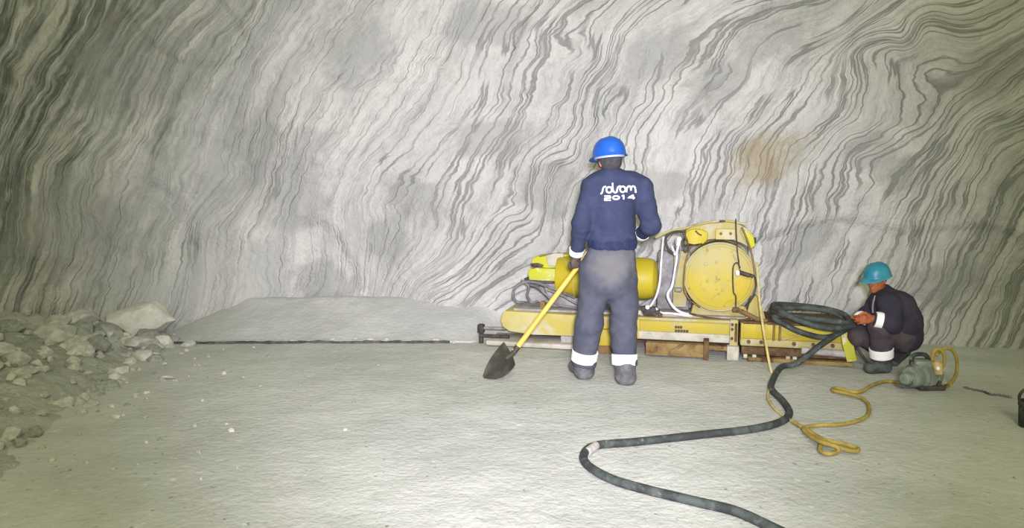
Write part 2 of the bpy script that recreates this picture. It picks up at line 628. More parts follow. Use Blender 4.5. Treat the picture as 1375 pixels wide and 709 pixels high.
def floor_mat(name, a, b, speck=True, bs=0.35):
    t = NT(name)
    o = t.tc.outputs['Object']
    col = t.mix(t.map(t.noise(o, 0.9, 5, 0.6), 0.35, 0.65), a, b)
    col = t.mix(t.map(t.noise(o, 7, 5, 0.65), 0.5, 0.7, 0, 0.35), col, (0.42, 0.43, 0.385, 1))
    if speck:
        n1 = t.noise(o, 26, 2, 0.5)
        near = t.map(t.noise(o, 1.3, 3), 0.4, 0.6, 0.3, 1.0)
        col = t.mix(t.math('MULTIPLY', t.map(n1, 0.67, 0.74), near), col, (0.24, 0.25, 0.22, 1))
        n2 = t.noise(t.xyz(*[t.math('ADD', q, 3.1) for q in t.sep(o)]), 17, 3, 0.55)
        col = t.mix(t.map(n2, 0.64, 0.72, 0, 0.6), col, (0.70, 0.70, 0.64, 1))
    t.set(t.b.inputs['Base Color'], col)
    t.b.inputs['Roughness'].default_value = 0.92
    t.b.inputs['Specular IOR Level'].default_value = 0.15
    t.bump(t.math('ADD', t.noise(o, 22, 6, 0.65), t.math('MULTIPLY', t.noise(o, 5, 4), 0.8)), bs, 0.05)
    return t.m


M['floor'] = floor_mat('salt_dust_floor', (0.60, 0.605, 0.555, 1), (0.50, 0.505, 0.465, 1))
M['bank'] = floor_mat('grey_salt_dust', (0.57, 0.57, 0.545, 1), (0.48, 0.48, 0.46, 1), False, 0.35)
M['rubble'] = floor_mat('crushed_salt', (0.55, 0.555, 0.49, 1), (0.37, 0.38, 0.33, 1), True, 0.8)
M['stone'] = simple('salt_rock_lump', (0.56, 0.56, 0.50, 1), (0.42, 0.425, 0.38, 1), 5, 0.4, 0.6, rough=0.9, bump=0.5, bscale=25)
M['stone_pale'] = simple('pale_salt_lump', (0.66, 0.655, 0.58, 1), (0.56, 0.56, 0.49, 1), 6, 0.4, 0.6, rough=0.9, bump=0.5, bscale=20)
M['crack_shade'] = simple('dark_crack_shade', (0.06, 0.062, 0.058, 1), (0.16, 0.16, 0.15, 1), 9, 0.4, 0.7, rough=0.95, bump=0.5, bscale=40)  # near-black colour stands for the shade inside the kerf crack
M['stone_dark'] = simple('grey_salt_lump', (0.36, 0.365, 0.33, 1), (0.26, 0.27, 0.24, 1), 6, 0.4, 0.6, rough=0.9, bump=0.5, bscale=20)
# ================================================================ SETTING: chamber walls and floor
# plan of the wall foot (x, y), from behind the camera on the left, round to the right
PLAN = catmull([(-6.0, -3.0, 0), (-5.6, 0.0, 0), (-5.2, 2.6, 0), (-4.75, 4.6, 0), (-4.25, 6.2, 0), (-3.55, 7.45, 0), (-2.2, 7.75, 0),
                (-0.5, 7.6, 0), (1.2, 7.3, 0), (2.8, 7.05, 0), (4.4, 6.75, 0), (6.0, 6.2, 0), (7.6, 4.8, 0), (8.4, 2.4, 0), (8.7, -0.5, 0), (8.8, -3.0, 0)], 40)
PL = np.array([(p.x, p.y) for p in PLAN])
SEG = np.linalg.norm(np.diff(PL, axis=0), axis=1)
SARC = np.concatenate([[0], np.cumsum(SEG)])


def wall_hit(px, py):
    """where the sight line through a photo point meets the wall: arc length along the plan, height"""
    d = ray(px, py)
    best = None
    for i in range(len(PL) - 1):
        a, b = PL[i], PL[i + 1]
        den = d.x * (b[1] - a[1]) - d.y * (b[0] - a[0])
        if abs(den) < 1e-9:
            continue
        t = (a[0] * (b[1] - a[1]) - a[1] * (b[0] - a[0])) / den
        k = (a[0] * d.y - a[1] * d.x) / den
        if t > 0.5 and -0.001 <= k <= 1.001 and (best is None or t < best[0]):
            best = (t, SARC[i] + k * SEG[i])
    return best[1], CAM_H + d.z * best[0]


# layers of the salt as they run over the wall: each traced bed has one value
BEDS = [
    (1103, [(1295, 5), (1220, 45), (1162, 52), (1150, 95), (1125, 155), (1105, 175), (1070, 200)]),
    (1203, [(1375, 50), (1320, 90), (1265, 105), (1260, 145), (1240, 165), (1195, 190), (1160, 215), (1165, 250), (1150, 285), (1145, 305)]),
    (1155, [(1250, 30), (1210, 58), (1187, 95), (1175, 130), (1165, 170), (1140, 180)]),
    (1350, [(1375, 165), (1330, 190), (1315, 220), (1290, 260), (1285, 300), (1272, 320)]),
    (1420, [(1360, 260), (1345, 295), (1332, 325)]),
    (912, [(1000, 55), (990, 95), (950, 115), (920, 165)]),
    (1010, [(1195, 0), (1150, 35), (1080, 75), (1050, 130)]),
    (715, [(820, 0), (790, 40), (780, 75), (755, 120), (730, 150), (715, 180), (680, 215), (672, 250)]),
    (775, [(865, 0), (830, 35), (820, 70), (790, 115), (785, 140), (775, 175), (765, 205)]),
    (690, [(780, 0), (740, 50), (725, 95), (705, 145)]),
    (803, [(820, 120), (805, 160), (780, 190), (760, 230)]),
    (731, [(695, 225), (695, 280), (650, 320), (625, 355)]),
    (757, [(735, 200), (710, 260), (680, 300), (655, 344), (567, 413)]),
    (570, [(595, 145), (550, 200), (500, 280)]),
    (500, [(595, 10), (545, 115), (510, 165)]),
    (465, [(525, 95), (460, 185)]),
    (415, [(505, 15), (460, 90)]),
    (386, [(450, 50), (400, 130), (370, 210), (342, 300), (320, 400)]),
    (327, [(420, 0), (360, 90), (345, 140), (335, 160), (320, 240), (275, 310)]),
    (270, [(360, 10), (320, 75)]),
    (262, [(250, 215), (235, 280)]),
    (190, [(270, 15), (240, 55)]),
    (158, [(165, 160), (135, 240)]),
    (110, [(115, 165), (85, 225)]),
    (45, [(110, 30), (65, 125), (30, 220)]),
    (-20, [(30, 0), (0, 125)]),
    (430, [(375, 330), (367, 395)]),
    (540, [(476, 330), (462, 410)]),
    (650, [(582, 333), (527, 402)]),
    (905, [(900, 200), (880, 260), (860, 330)]),
]
_cp, _cv = [], []
for val, pts in BEDS:
    for q in pts:
        _cp.append(wall_hit(*q))
        _cv.append(val / 100.0)
_cp = np.array(_cp)
_cv = np.array(_cv)


def tps_fit(p, v, lam=2e-3):
    n = len(p)
    r2 = ((p[:, None] - p[None]) ** 2).sum(-1)
    K = np.where(r2 > 0, 0.5 * r2 * np.log(np.maximum(r2, 1e-12)), 0) + lam * np.eye(n)
    A = np.zeros((n + 3, n + 3))
    A[:n, :n] = K
    A[:n, n] = 1
    A[:n, n + 1:] = p
    A[n:, :n] = A[:n, n:].T
    return np.linalg.solve(A, np.concatenate([v, np.zeros(3)]))


def tps_eval(w, p, x):
    out = np.empty(len(x))
    n = len(p)
    for i in range(0, len(x), 20000):
        c = x[i:i + 20000]
        r2 = ((c[:, None] - p[None]) ** 2).sum(-1)
        out[i:i + 20000] = np.where(r2 > 0, 0.5 * r2 * np.log(np.maximum(r2, 1e-12)), 0) @ w[:n] + w[n] + c @ w[n + 1:]
    return out


TPSW = tps_fit(_cp, _cv)
CORNER = wall_hit(224, 440)[0]


def ss(e0, e1, x):
    t = np.clip((x - e0) / (e1 - e0), 0, 1)
    return t * t * (3 - 2 * t)


def build_walls():
    s_lo, s_hi = wall_hit(0, 300)[0] - 0.6, wall_hit(1374, 300)[0] + 0.6
    s = np.concatenate([np.arange(0, s_lo, 0.12), np.arange(s_lo, s_hi, 0.024), np.arange(s_hi, SARC[-1], 0.12)])
    z = np.concatenate([np.arange(-0.12, 4.0, 0.026), np.arange(4.0, 7.01, 0.1)])
    px = np.interp(s, SARC, PL[:, 0])
    py = np.interp(s, SARC, PL[:, 1])
    tx = np.gradient(px, s)
    ty = np.gradient(py, s)
    ln = np.hypot(tx, ty)
    nx, ny = -ty / ln, tx / ln                      # outward (into the rock)
    ns, nz = len(s), len(z)
    Sg, Zg = np.meshgrid(s, z, indexing='ij')
    q = np.stack([Sg.ravel(), np.clip(Zg.ravel(), 0, 4.2)], 1)
    U = tps_eval(TPSW, _cp, q)
    # relief: big hollows, ledges that follow the beds, a lean, a left wall that is rougher
    rel = np.empty(ns * nz)
    left = 1 - ss(CORNER - 0.4, CORNER + 0.7, Sg.ravel())
    for i in range(ns * nz):
        a, b = Sg.flat[i], Zg.flat[i]
        v = Vector((a, b, 3.3))
        w = 0.20 * noise.noise(v * 0.45) + 0.09 * noise.noise(v * 1.3)
        w += 0.020 * noise.noise(Vector((U[i] * 5.0, b * 0.5, a * 0.4))) + 0.012 * noise.noise(Vector((U[i] * 11.0, b * 0.9, a)))
        w += (0.014 + 0.03 * left[i] * max(0, 1 - b / 2.2)) * noise.noise(v * 4.2) + 0.008 * noise.noise(v * 11)
        # flat facets where blocks broke away
        c = noise.noise(Vector((a * 0.8, b * 0.8, 9.1)))
        w += 0.05 * (1 if c > 0.22 else max(0, (c - 0.12) / 0.10) if c > 0.12 else 0)
        rel[i] = w
    rel = rel.reshape(ns, nz)
    lean = 0.05 * Zg
    off = rel + lean + 0.02
    X = px[:, None] + nx[:, None] * off
    Y = py[:, None] + ny[:, None] * off
    V = np.stack([X, Y, np.broadcast_to(z[None], X.shape)], -1)

    def blob(cx, cy, rx, ry, rot=0.0):
        c0 = np.array(wall_hit(cx, cy))
        k = 7.2 / F
        dx, dz = Sg - c0[0], Zg - c0[1]
        ca, sa = math.cos(rot), math.sin(rot)
        a = (dx * ca + dz * sa) / (rx * k)
        b = (-dx * sa + dz * ca) / (ry * k)
        return np.exp(-(a * a + b * b))
    patch = np.zeros_like(Sg)
    for c in [(655, 180, 60, 34, 0.1), (515, 325, 42, 34, 0), (640, 25, 70, 36, 0), (1172, 205, 34, 28, -0.5), (1215, 232, 45, 26, -0.2),
              (1275, 380, 55, 30, 0.4), (1085, 335, 52, 22, 0.7), (1330, 95, 90, 30, 0.6), (400, 240, 55, 80, 0), (470, 60, 60, 60, 0.6),
              (190, 90, 90, 70, 0.6), (105, 300, 80, 70, 0.4), (890, 70, 60, 40, 0.5), (735, 255, 45, 55, 0.8), (560, 270, 40, 60, 0.7),
              (340, 190, 40, 60, 0.2), (970, 110, 60, 40, 0.7), (1030, 60, 60, 30, 0.5), (430, 380, 60, 30, 0), (880, 250, 50, 25, 0)]:
        patch = np.maximum(patch, blob(*c))
    stain = np.maximum(blob(1028, 213, 68, 46, 0.2), 0.45 * blob(150, 12, 40, 16, 0))
    px_s = lambda p: wall_hit(p, 250)[0]
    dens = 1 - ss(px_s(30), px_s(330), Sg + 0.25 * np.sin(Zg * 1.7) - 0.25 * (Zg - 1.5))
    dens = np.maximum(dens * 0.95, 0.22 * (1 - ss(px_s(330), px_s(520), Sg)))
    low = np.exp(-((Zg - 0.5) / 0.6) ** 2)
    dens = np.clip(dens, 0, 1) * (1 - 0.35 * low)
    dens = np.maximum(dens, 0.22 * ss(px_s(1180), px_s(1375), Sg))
    Ug = U.reshape(ns, nz)
    lined = np.clip(ss(px_s(480), px_s(700), Sg) * 0.75 + 0.15 + 0.35 * (1 - ss(px_s(20), px_s(260), Sg)) + 0.25 * ss(px_s(950), px_s(1150), Sg), 0, 1)

    # smooth normals over the whole sweep so that the pieces meet without a seam
    gi = np.stack([np.gradient(V[..., k], axis=0) for k in range(3)], -1)
    gj = np.stack([np.gradient(V[..., k], axis=1) for k in range(3)], -1)
    Nn = np.cross(gi, gj)
    Nn /= np.linalg.norm(Nn, axis=-1, keepdims=True)

    def piece(name, i0, i1):
        m = i1 - i0 + 1
        vv = V[i0:i1 + 1].reshape(-1, 3)
        I, J = np.meshgrid(np.arange(m - 1), np.arange(nz - 1), indexing='ij')
        a = (I * nz + J).ravel()
        f = np.stack([a, a + nz, a + nz + 1, a + 1], 1)
        me = bpy.data.meshes.new(name)
        me.from_pydata(vv.tolist(), [], f.tolist())
        me.shade_smooth()
        me.normals_split_custom_set_from_vertices(Nn[i0:i1 + 1].reshape(-1, 3).tolist())
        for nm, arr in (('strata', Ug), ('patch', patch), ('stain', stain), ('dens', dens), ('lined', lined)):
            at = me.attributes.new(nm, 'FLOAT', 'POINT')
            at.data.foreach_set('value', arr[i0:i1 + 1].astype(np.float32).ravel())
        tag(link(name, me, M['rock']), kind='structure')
    ic = int(np.searchsorted(s, CORNER))
    ir = int(np.searchsorted(s, SARC[np.argmax(PL[:, 0] > 6.6)]))
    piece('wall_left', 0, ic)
    piece('wall_back', ic, ir)
    piece('wall_right', ir, ns - 1)


build_walls()


def grid_mesh(name, xs, ys, fn, mat, keep=None):
    nx_, ny_ = len(xs), len(ys)
    vv = [(x, y, fn(x, y)) for x in xs for y in ys]
    f = []
    for i in range(nx_ - 1):
        for j in range(ny_ - 1):
            a = i * ny_ + j
            if keep is None or keep(xs[i], ys[j]):
                f.append((a, a + ny_, a + ny_ + 1, a + 1))
    me = bpy.data.meshes.new(name)
    me.from_pydata(vv, [], f)
    me.shade_smooth()
    return me


def floor_z(x, y):
    v = Vector((x, y, 0.7))
    return 0.014 * noise.noise(v * 0.8) + 0.006 * noise.noise(v * 3.1) + 0.003 * noise.noise(v * 9)


xs = np.concatenate([np.arange(-7.5, -4.6, 0.15), np.arange(-4.6, 5.0, 0.05), np.arange(5.0, 9.6, 0.15)])
ys = np.concatenate([np.arange(-4.0, 2.4, 0.15), np.arange(2.4, 7.4, 0.04), np.arange(7.4, 8.6, 0.15)])
tag(link('floor', grid_mesh('floor', xs, ys, floor_z, None), M['floor']), kind='structure')


def wall_y(x):
    return float(np.interp(x, PL[:, 0][(PL[:, 0] > -3.6) & (PL[:, 1] > 4)], PL[:, 1][(PL[:, 0] > -3.6) & (PL[:, 1] > 4)]))


# grey dust bank along the foot of the back wall, cut off by a sharp kerf in front
def bank_z(x, y):
    v = Vector((x, y, 4.0))
    side = float(ss(-3.75, -2.7, np.array(x)) * (1 - ss(0.5, 1.4, np.array(x))))
    front = 6.95 + 0.02 * noise.noise(v * 2.0) + 0.47 * float(ss(-0.40, -0.05, np.array(x)))
    t = (y - front)
    if t < 0:
        return floor_z(x, y) - 0.03
    h = 0.018 * min(1, t / 0.02) + 0.285 * min(1.0, max(0, t - 0.04) / max(0.12, wall_y(x) + 0.02 - front)) ** 1.15
    h += (0.02 * noise.noise(v * 2.0) + 0.008 * noise.noise(v * 7)) * min(1, t / .1)
    return floor_z(x, y) - 0.03 + (h + 0.03) * side


me = grid_mesh('salt_dust_bank', np.arange(-3.7, 1.5, 0.03), np.concatenate([np.arange(6.90, 7.1, 0.012), np.arange(7.1, 8.1, 0.04)]), bank_z, None,
               keep=lambda x, y: y < wall_y(x) + 0.10)
tag(link('salt_dust_bank', me, M['bank']), 'smooth grey bank of salt dust along the foot of the back wall', 'dust bank', kind='stuff')


# crushed salt heaped against the left wall
TOE = [(-2.4, 3.2), (-2.75, 4.1), (-3.0, 5.2), (-3.12, 6.2), (-3.3, 6.95), (-3.6, 7.6)]


def toe_x(y):
    return float(np.interp(y, [q[1] for q in TOE], [q[0] for q in TOE]))


def wall_x(y):
    m = PL[:, 0] < -3.0
    return float(np.interp(y, PL[m][:, 1], PL[m][:, 0])) if y < 7.4 else -3.55


def rubble_z(x, y):
    v = Vector((x, y, 1.3))
    t = (toe_x(y) + 0.18 * noise.noise(v * 1.1) - x)
    h = -0.03 if t < 0 else 0.50 * min(1.0, t / 1.5) ** 1.1 - 0.02
    k = min(1, max(0, t + 0.15) / 0.4)
    h += k * (0.09 * noise.noise(v * 2.2) + 0.055 * abs(noise.noise(v * 5.0)) + 0.035 * noise.noise(v * 11) + 0.015 * noise.noise(v * 20))
    return floor_z(x, y) + h


me = grid_mesh('crushed_salt', np.arange(-5.6, -2.0, 0.03), np.arange(1.5, 7.5, 0.035), rubble_z, None,
               keep=lambda x, y: wall_x(y) - 0.12 < x < toe_x(y) + 0.3)
tag(link('crushed_salt', me, M['rubble']), 'heap of crushed salt sloping down from the dark left wall', 'rubble heap', kind='stuff')


# lumps of salt rock
def rock_mesh(name, mat, seed, flat=0.7):
    rnd = random.Random(seed)
    bm = bmesh.new()
    for i in range(22):
        v = Vector((rnd.gauss(0, 1), rnd.gauss(0, 1), rnd.gauss(0, 1))).normalized()
        bm.verts.new((v.x * 0.5 * rnd.uniform(0.8, 1.2), v.y * 0.42, v.z * 0.5 * flat))
    r = bmesh.ops.convex_hull(bm, input=bm.verts)
    junk = [g for g in r['geom_interior'] if isinstance(g, bmesh.types.BMVert)]
    bmesh.ops.delete(bm, geom=junk, context='VERTS')
    bmesh.ops.bevel(bm, geom=list(bm.edges), offset=0.02, segments=1, affect='EDGES', clamp_overlap=True)
    bmesh.ops.subdivide_edges(bm, edges=[e for e in bm.edges if e.calc_length() > 0.12], cuts=2, use_grid_fill=True)
    for v in bm.verts:
        v.co += v.co.normalized() * (0.035 * noise.noise(v.co * 5 + Vector((seed, 0, 0))))
    me = bpy.data.meshes.new(name)
    bmesh.ops.recalc_face_normals(bm, faces=bm.faces)
    bm.to_mesh(me)
    bm.free()
    me.materials.append(mat)
    me.shade_smooth()
    me.set_sharp_from_angle(angle=0.5)
    return me


ROCKS = [rock_mesh('salt_lump', M[k], i * 3 + 1, f) for i, (k, f) in enumerate([('stone', .7), ('stone_pale', .6), ('stone', .5), ('stone_dark', .7), ('stone_pale', .8), ('stone', .6)])]


def lump(x, y, size, label, group, me=None, squash=1.0, sink=0.25, rz=None):
    o = bpy.data.objects.new('salt_lump', me or random.choice(ROCKS))
    C.objects.link(o)
    base = rubble_z(x, y) if x < toe_x(y) + 0.2 else floor_z(x, y)
    base = max(base, floor_z(x, y), bank_z(x, y) if (-3.7 < x < -0.3 and y > 6.85) else -1)
    o.scale = (size, size * random.uniform(0.7, 1.1), size * squash)
    o.rotation_euler = (random.uniform(-.3, .3), random.uniform(-.3, .3), random.uniform(0, 6.28) if rz is None else rz)
    o.location = (x, y, base + size * squash * (0.33 - sink))
    return tag(o, label, 'rock', group)


rs = random.Random(11)
random.seed(3)
# the heap: lumps big enough to tell one from the next
for i in range(190):
    y = rs.uniform(3.9, 7.2)
    f = rs.random()
    x = toe_x(y) - f * (toe_x(y) - wall_x(y) - 0.25) + 0.1
    lump(x, y, rs.choice([0.05, 0.06, 0.07, 0.08, 0.09, 0.10, 0.12, 0.14, 0.19]), 'small lump of salt rock lying in the heap under the dark left wall', 'salt lumps in the heap by the left wall')
for i in range(60):
    y = rs.uniform(3.6, 6.9)
    x = toe_x(y) + abs(rs.gauss(0, 0.7))
    lump(x, y, rs.choice([0.022, 0.03, 0.035, 0.045, 0.06]), 'small salt pebble scattered on the floor in front of the left heap', 'salt pebbles scattered on the floor')
for i in range(26):
    y = rs.uniform(4.4, 7.0)
    x = wall_x(y) + rs.uniform(0.1, 0.75)
    lump(x, y, rs.choice([0.22, 0.26, 0.3, 0.36, 0.42]), 'broken salt block wedged in the back of the heap against the dark left wall', 'broken salt blocks along the left wall', rs.choice([ROCKS[0], ROCKS[2], ROCKS[3], ROCKS[5]]), 0.8, 0.22)
# near-black strip that paints the kerf's shade in front of the dust bank
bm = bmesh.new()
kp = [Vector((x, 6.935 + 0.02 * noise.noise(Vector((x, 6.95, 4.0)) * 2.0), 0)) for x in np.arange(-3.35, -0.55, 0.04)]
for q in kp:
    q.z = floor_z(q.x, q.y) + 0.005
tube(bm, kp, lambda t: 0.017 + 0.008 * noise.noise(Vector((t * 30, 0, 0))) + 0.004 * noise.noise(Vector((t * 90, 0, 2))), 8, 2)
tag(obj('crack_shade', bm, M['crack_shade']), 'thin dark strip painting the shade of the kerf at the foot of the dust bank', 'crack_shade', kind='stuff')
# the large ones at the corner
b = lump(-3.64, 7.12, 0.60, 'largest pale pointed salt boulder where the left heap meets the back wall', None, ROCKS[4], 0.85, 0.05, 0.4)
b2 = lump(-3.28, 6.86, 0.22, 'pale upright salt lump directly under the large pointed boulder', None, ROCKS[1], 1.1, 0.2, 1.1)
lump(-3.02, 6.83, 0.16, 'pale round salt lump lying on the floor right of the pointed boulder', None, ROCKS[0], 0.8, 0.2)
lump(-3.95, 6.7, 0.42, 'broad pale salt block left of the large pointed boulder', None, ROCKS[2], 0.9, 0.15)
lump(-3.62, 6.35, 0.26, 'wedge-shaped salt slab tipped up in the middle of the heap', None, ROCKS[2], 0.6, 0.1)
lump(-2.66, 5.6, 0.15, 'flat pale salt slab lying alone on the floor below the heap', None, ROCKS[1], 0.35, 0.05, 0.2)
for (x, y, s_) in ((-1.72, 7.0, .09), (-1.5, 7.02, .07), (-1.36, 7.0, .12), (-1.2, 7.01, .07), (-0.72, 6.98, .1), (-0.55, 6.95, .06), (-2.1, 6.97, .06)):
    lump(x, y, s_, 'small pale salt lump on the kerf along the back wall', 'salt lumps along the kerf', ROCKS[1], 0.5)
# ================================================================ PEOPLE
def R3(rx=0, ry=0, rz=0):
    return (Matrix.Rotation(rz, 3, 'Z') @ Matrix.Rotation(ry, 3, 'Y') @ Matrix.Rotation(rx, 3, 'X'))


def head_prims():
    """face towards -y, origin between the ears"""
    p = [el((0, .012, .028), (.074, .094, .088), k=.02),
         el((0, -.028, -.040), (.058, .066, .074), k=.03),
         el((0, -.068, -.094), (.026, .022, .020), k=.025),
         el((0, -.076, .026), (.050, .016, .012), k=.015),
         rc((0, -.086, .008), (0, -.106, -.026), .008, .013, k=.012),
         el((.034, -.068, -.020), (.020, .016, .016), k=.02), el((-.034, -.068, -.020), (.020, .016, .016), k=.02),
         el((0, -.088, -.058), (.023, .010, .005), k=.006), el((0, -.086, -.069), (.020, .010, .006), k=.006)]
    for s in (-1, 1):
        p.append(el((s * .076, .012, -.008), (.010, .020, .032), R3(0, 0, s * .35), k=.008))
    p.append(rc((0, .022, -.05), (0, .034, -.16), .056, .060, k=.03))
    return p


def hand_prims(curl, spread=.1, thumb=.6, fat=1.0):
    """right-handed frame: +x to the fingertips, +y to the thumb side, -z the palm. Wrist at the origin."""
    p = [rc((-.03, 0, 0), (.02, 0, 0), .026 * fat, .027 * fat, k=.01),
         el((.055, .002, 0), (.050, .042 * fat, .017 * fat), k=.012),
         rc((.025, -.022, -.004), (.085, -.030, 0), .015 * fat, .012 * fat, k=.012)]
    base = [(.098, .030), (.104, .010), (.100, -.011), (.090, -.031)]
    ln = [(.042, .026, .021), (.046, .030, .022), (.043, .027, .021), (.034, .021, .019)]
    for i, ((bx_, by_), L) in enumerate(zip(base, ln)):
        q = Vector((bx_ - .012, by_, 0))
        a = 0
        r = [.0105, .0098, .0090, .0078]
        yaw = spread * (1.5 - i) / 1.5
        if i == 3:
            r = [x * .88 for x in r]
        for j in range(3):
            a += curl[j]
            d = Vector((math.cos(a) * math.cos(yaw), math.sin(yaw), -math.sin(a)))
            e = q + d * L[j]
            p.append(rc(q, e, r[j] * fat, r[j + 1] * fat, k=.003))
            q = e
    t0 = Vector((.018, .026, -.006))
    d1 = Vector((.62, .62, -.45)).normalized()
    t1 = t0 + d1 * .044
    d2 = Vector((.80, .15 - thumb * .4, -.2 - thumb * .7)).normalized()
    t2 = t1 + d2 * .032
    d3 = Vector((.7, -thumb * .6, -.2 - thumb * .7)).normalized()
    t3 = t2 + d3 * .026
    p += [rc(t0, t1, .016 * fat, .0125 * fat, k=.010), rc(t1, t2, .0122 * fat, .011 * fat, k=.004), rc(t2, t3, .011 * fat, .0085 * fat, k=.004)]
    return p


def frame(origin, x, y):
    x = Vector(x).normalized()
    y = Vector(y)
    y = (y - x * x.dot(y)).normalized()
    z = x.cross(y)
    m = Matrix((x, y, z)).transposed().to_4x4()
    m.translation = Vector(origin)
    return m


def helmet(parent, Mh, mat, strip):
    """hard hat; Mh puts the head frame (face -y). Shell with peak, raised ridge, inner band."""
    bm = bmesh.new()
    prof = [(0, .128), (.030, .126), (.060, .117), (.086, .100), (.106, .074), (.118, .040), (.122, .008), (.124, -.006),
            (.131, -.015), (.133, -.020), (.122, -.015), (.114, -.004), (.112, .030), (.095, .075), (.06, .105), (0, .118)]
    seg = 48
    rings = []
    for k, (r, h) in enumerate(prof):
        ring = []
        for i in range(seg):
            a = 2 * PI * i / seg
            x, y = math.cos(a), math.sin(a)
            f = max(0, -y)
            rr = r
            hh = h
            if k in (8, 9):
                rr += .042 * f ** 2.2
                hh -= .016 * f ** 2
            X, Y = rr * x * .98, rr * y * 1.14
            if k < 6 and abs(X) < .028:
                hh += .007 * (1 - (X / .028) ** 2) * (1 if k < 4 else .6)
            if k < 6 and .045 < abs(X) < .062:
                hh += .003
            ring.append(Vector((X, Y, hh)))
        rings.append(ring)
    vs = []
    for k, ring in enumerate(rings):
        if k in (0, len(rings) - 1):
            vs.append([bm.verts.new(Mh @ (Vector((0, .012, .052)) + sum(ring, Vector()) / seg))])
        else:
            vs.append([bm.verts.new(Mh @ (Vector((0, .012, .052)) + q)) for q in ring])
    for a, b in zip(vs, vs[1:]):
        for i in range(seg):
            j = (i + 1) % seg
            if len(a) == 1:
                bm.faces.new((a[0], b[i], b[j]))
            elif len(b) == 1:
                bm.faces.new((a[i], b[0], a[j]))
            else:
                bm.faces.new((a[i], b[i], b[j], a[j]))
    h = obj('helmet', bm, mat, parent, 0.9)
    bm = bmesh.new()
    sg = 40
    pts = [Mh @ Vector((.1045 * math.cos(2 * PI * i / sg), .012 + .122 * math.sin(2 * PI * i / sg), .036)) for i in range(sg)]
    for dz, ro in ((0, 0),):
        lo, hi, lo2, hi2 = [], [], [], []
        up = (Mh.to_3x3() @ Vector((0, 0, 1))).normalized() * Mh.to_scale()[0]
        cen = Mh @ Vector((0, .012, .036))
        for p_ in pts:
            out = (p_ - cen).normalized() * .006
            lo.append(bm.verts.new(p_ + out - up * .016))
            hi.append(bm.verts.new(p_ + out + up * .010))
            hi2.append(bm.verts.new(p_ - out + up * .010))
            lo2.append(bm.verts.new(p_ - out - up * .016))
        for A, B in ((lo, hi), (hi, hi2), (hi2, lo2), (lo2, lo)):
            for i in range(sg):
                j = (i + 1) % sg
                bm.faces.new((A[i], A[j], B[j], B[i]))
    tag(obj('headband', bm, strip, h), 'pale band under the helmet shell')
    return h


def eyes(parent, Mh, sc_):
    for s in (-1, 1):
        bm = bmesh.new()
        bmesh.ops.create_uvsphere(bm, u_segments=16, v_segments=10, radius=.0115 * sc_, matrix=Matrix.Translation(Mh @ Vector((s * .030, -.070, .008))))
        obj('eye', bm, M['eye'], parent)


def band(name, prims, parent, h=.004, label='white reflective band'):
    me = sdf_mesh(name, prims, h)
    return tag(link(name, me, M['reflect'], parent), label)


# ---------------------------------------------------------------- the man standing with the shovel
Y0 = 5.60
ROOT1 = Vector((P(816, 513, Y0).x, Y0, 0))
ROOT1.z = floor_z(ROOT1.x, ROOT1.y)
man = thing('person', 'person standing with his back turned in blue helmet and navy work suit, holding a shovel', 'person', ROOT1)


def S(px, py, dy=0.0):
    return P(px, py, Y0 + dy) - ROOT1


hipL, hipR = S(799, 384), S(836, 384)
kneeL, kneeR = S(791, 437, .02), S(838.5, 440, .0)
ankL, ankR = S(784, 492, .10), S(839.5, 500, -.06)
shL, shR = S(796, 251), S(861, 253)
elL, elR = S(781, 300, -.03), S(874, 303, .02)
wrL, wrR = S(773.5, 342, .10), S(860, 315, .23)
headM = Matrix.Translation(S(817.5, 217, .03)) @ R3(0.10, 0.03, PI - .42 * -1).to_4x4()
neck0 = S(821, 236, 0.0)

# left hand closed round the shovel handle
sh_top, sh_soc = S(779.5, 353, .13), S(690.5, 472, .02)
sh_dir = (sh_soc - sh_top).normalized()
gx = (S(771.5, 352, .10) - wrL).normalized()
handL = frame(S(773, 343, .10), (.06, .10, -1), (-sh_dir).cross(Vector((0, -1, 0))) * 0 + Vector((.55, .35, .2)))
handR = frame(wrR, (-.55, .75, -.1), (0, .2, 1))
grip = (1.15, 1.25, .75)
body = []
body += chain([S(816, 372), S(819, 335), S(821, 285), S(822, 258)], [.115, .095, .10, .08], k=.04)
body += [el(S(822, 275), (.15, .09, .14), k=.04)]
for a, b, c in ((hipL, kneeL, ankL), (hipR, kneeR, ankR)):
    body += chain([a, b, c], [.085, .06, .042], k=.03)
    body += [rc(c + Vector((0, -.03, -.03)), c + Vector((0, .15, -.045)), .035, .03, k=.02)]
for a, b, c in ((shL, elL, wrL), (shR, elR, wrR)):
    body += chain([a, b, c], [.06, .045, .03], k=.03)
body += chain([shL, S(821, 245), shR], [.06, .07, .06], k=.04)
body += xf(head_prims(), headM)
hp = hand_prims(grip, .02, 1.0)
body += xf(hp, handL) + xf(hand_prims((.7, .8, .5), .05, .7), handR)
bo = link('body', sdf_mesh('body', body, .0045), M['skin'], man)
eyes(bo, headM, 1)

# jacket
up = Vector((0, 0, 1))
hemz = S(822, 335).z
hemcut = ((0, 0, hemz), (0, 0, -1))
jk = [el(S(822, 268), (.190, .135, .17), k=.05),
      el(S(822, 300), (.178, .138, .19), k=.05, cuts=(hemcut,)),
      el(S(822.5, 322), (.186, .145, .10), k=.03, cuts=(hemcut,)),
      rc(S(821, 238), S(806, 246), .075, .085, k=.04), rc(S(821, 238), S(849, 247), .075, .085, k=.04),
      rc(S(806, 247), shL, .085, .080, k=.04), rc(S(849, 248), shR, .085, .082, k=.04),
      rc(neck0 + Vector((0, .01, -.02)), neck0 + Vector((0, .015, .035)), .076, .068, k=.02, cuts=((neck0 + Vector((0, .012, .045)), (0, -.15, 1)),))]


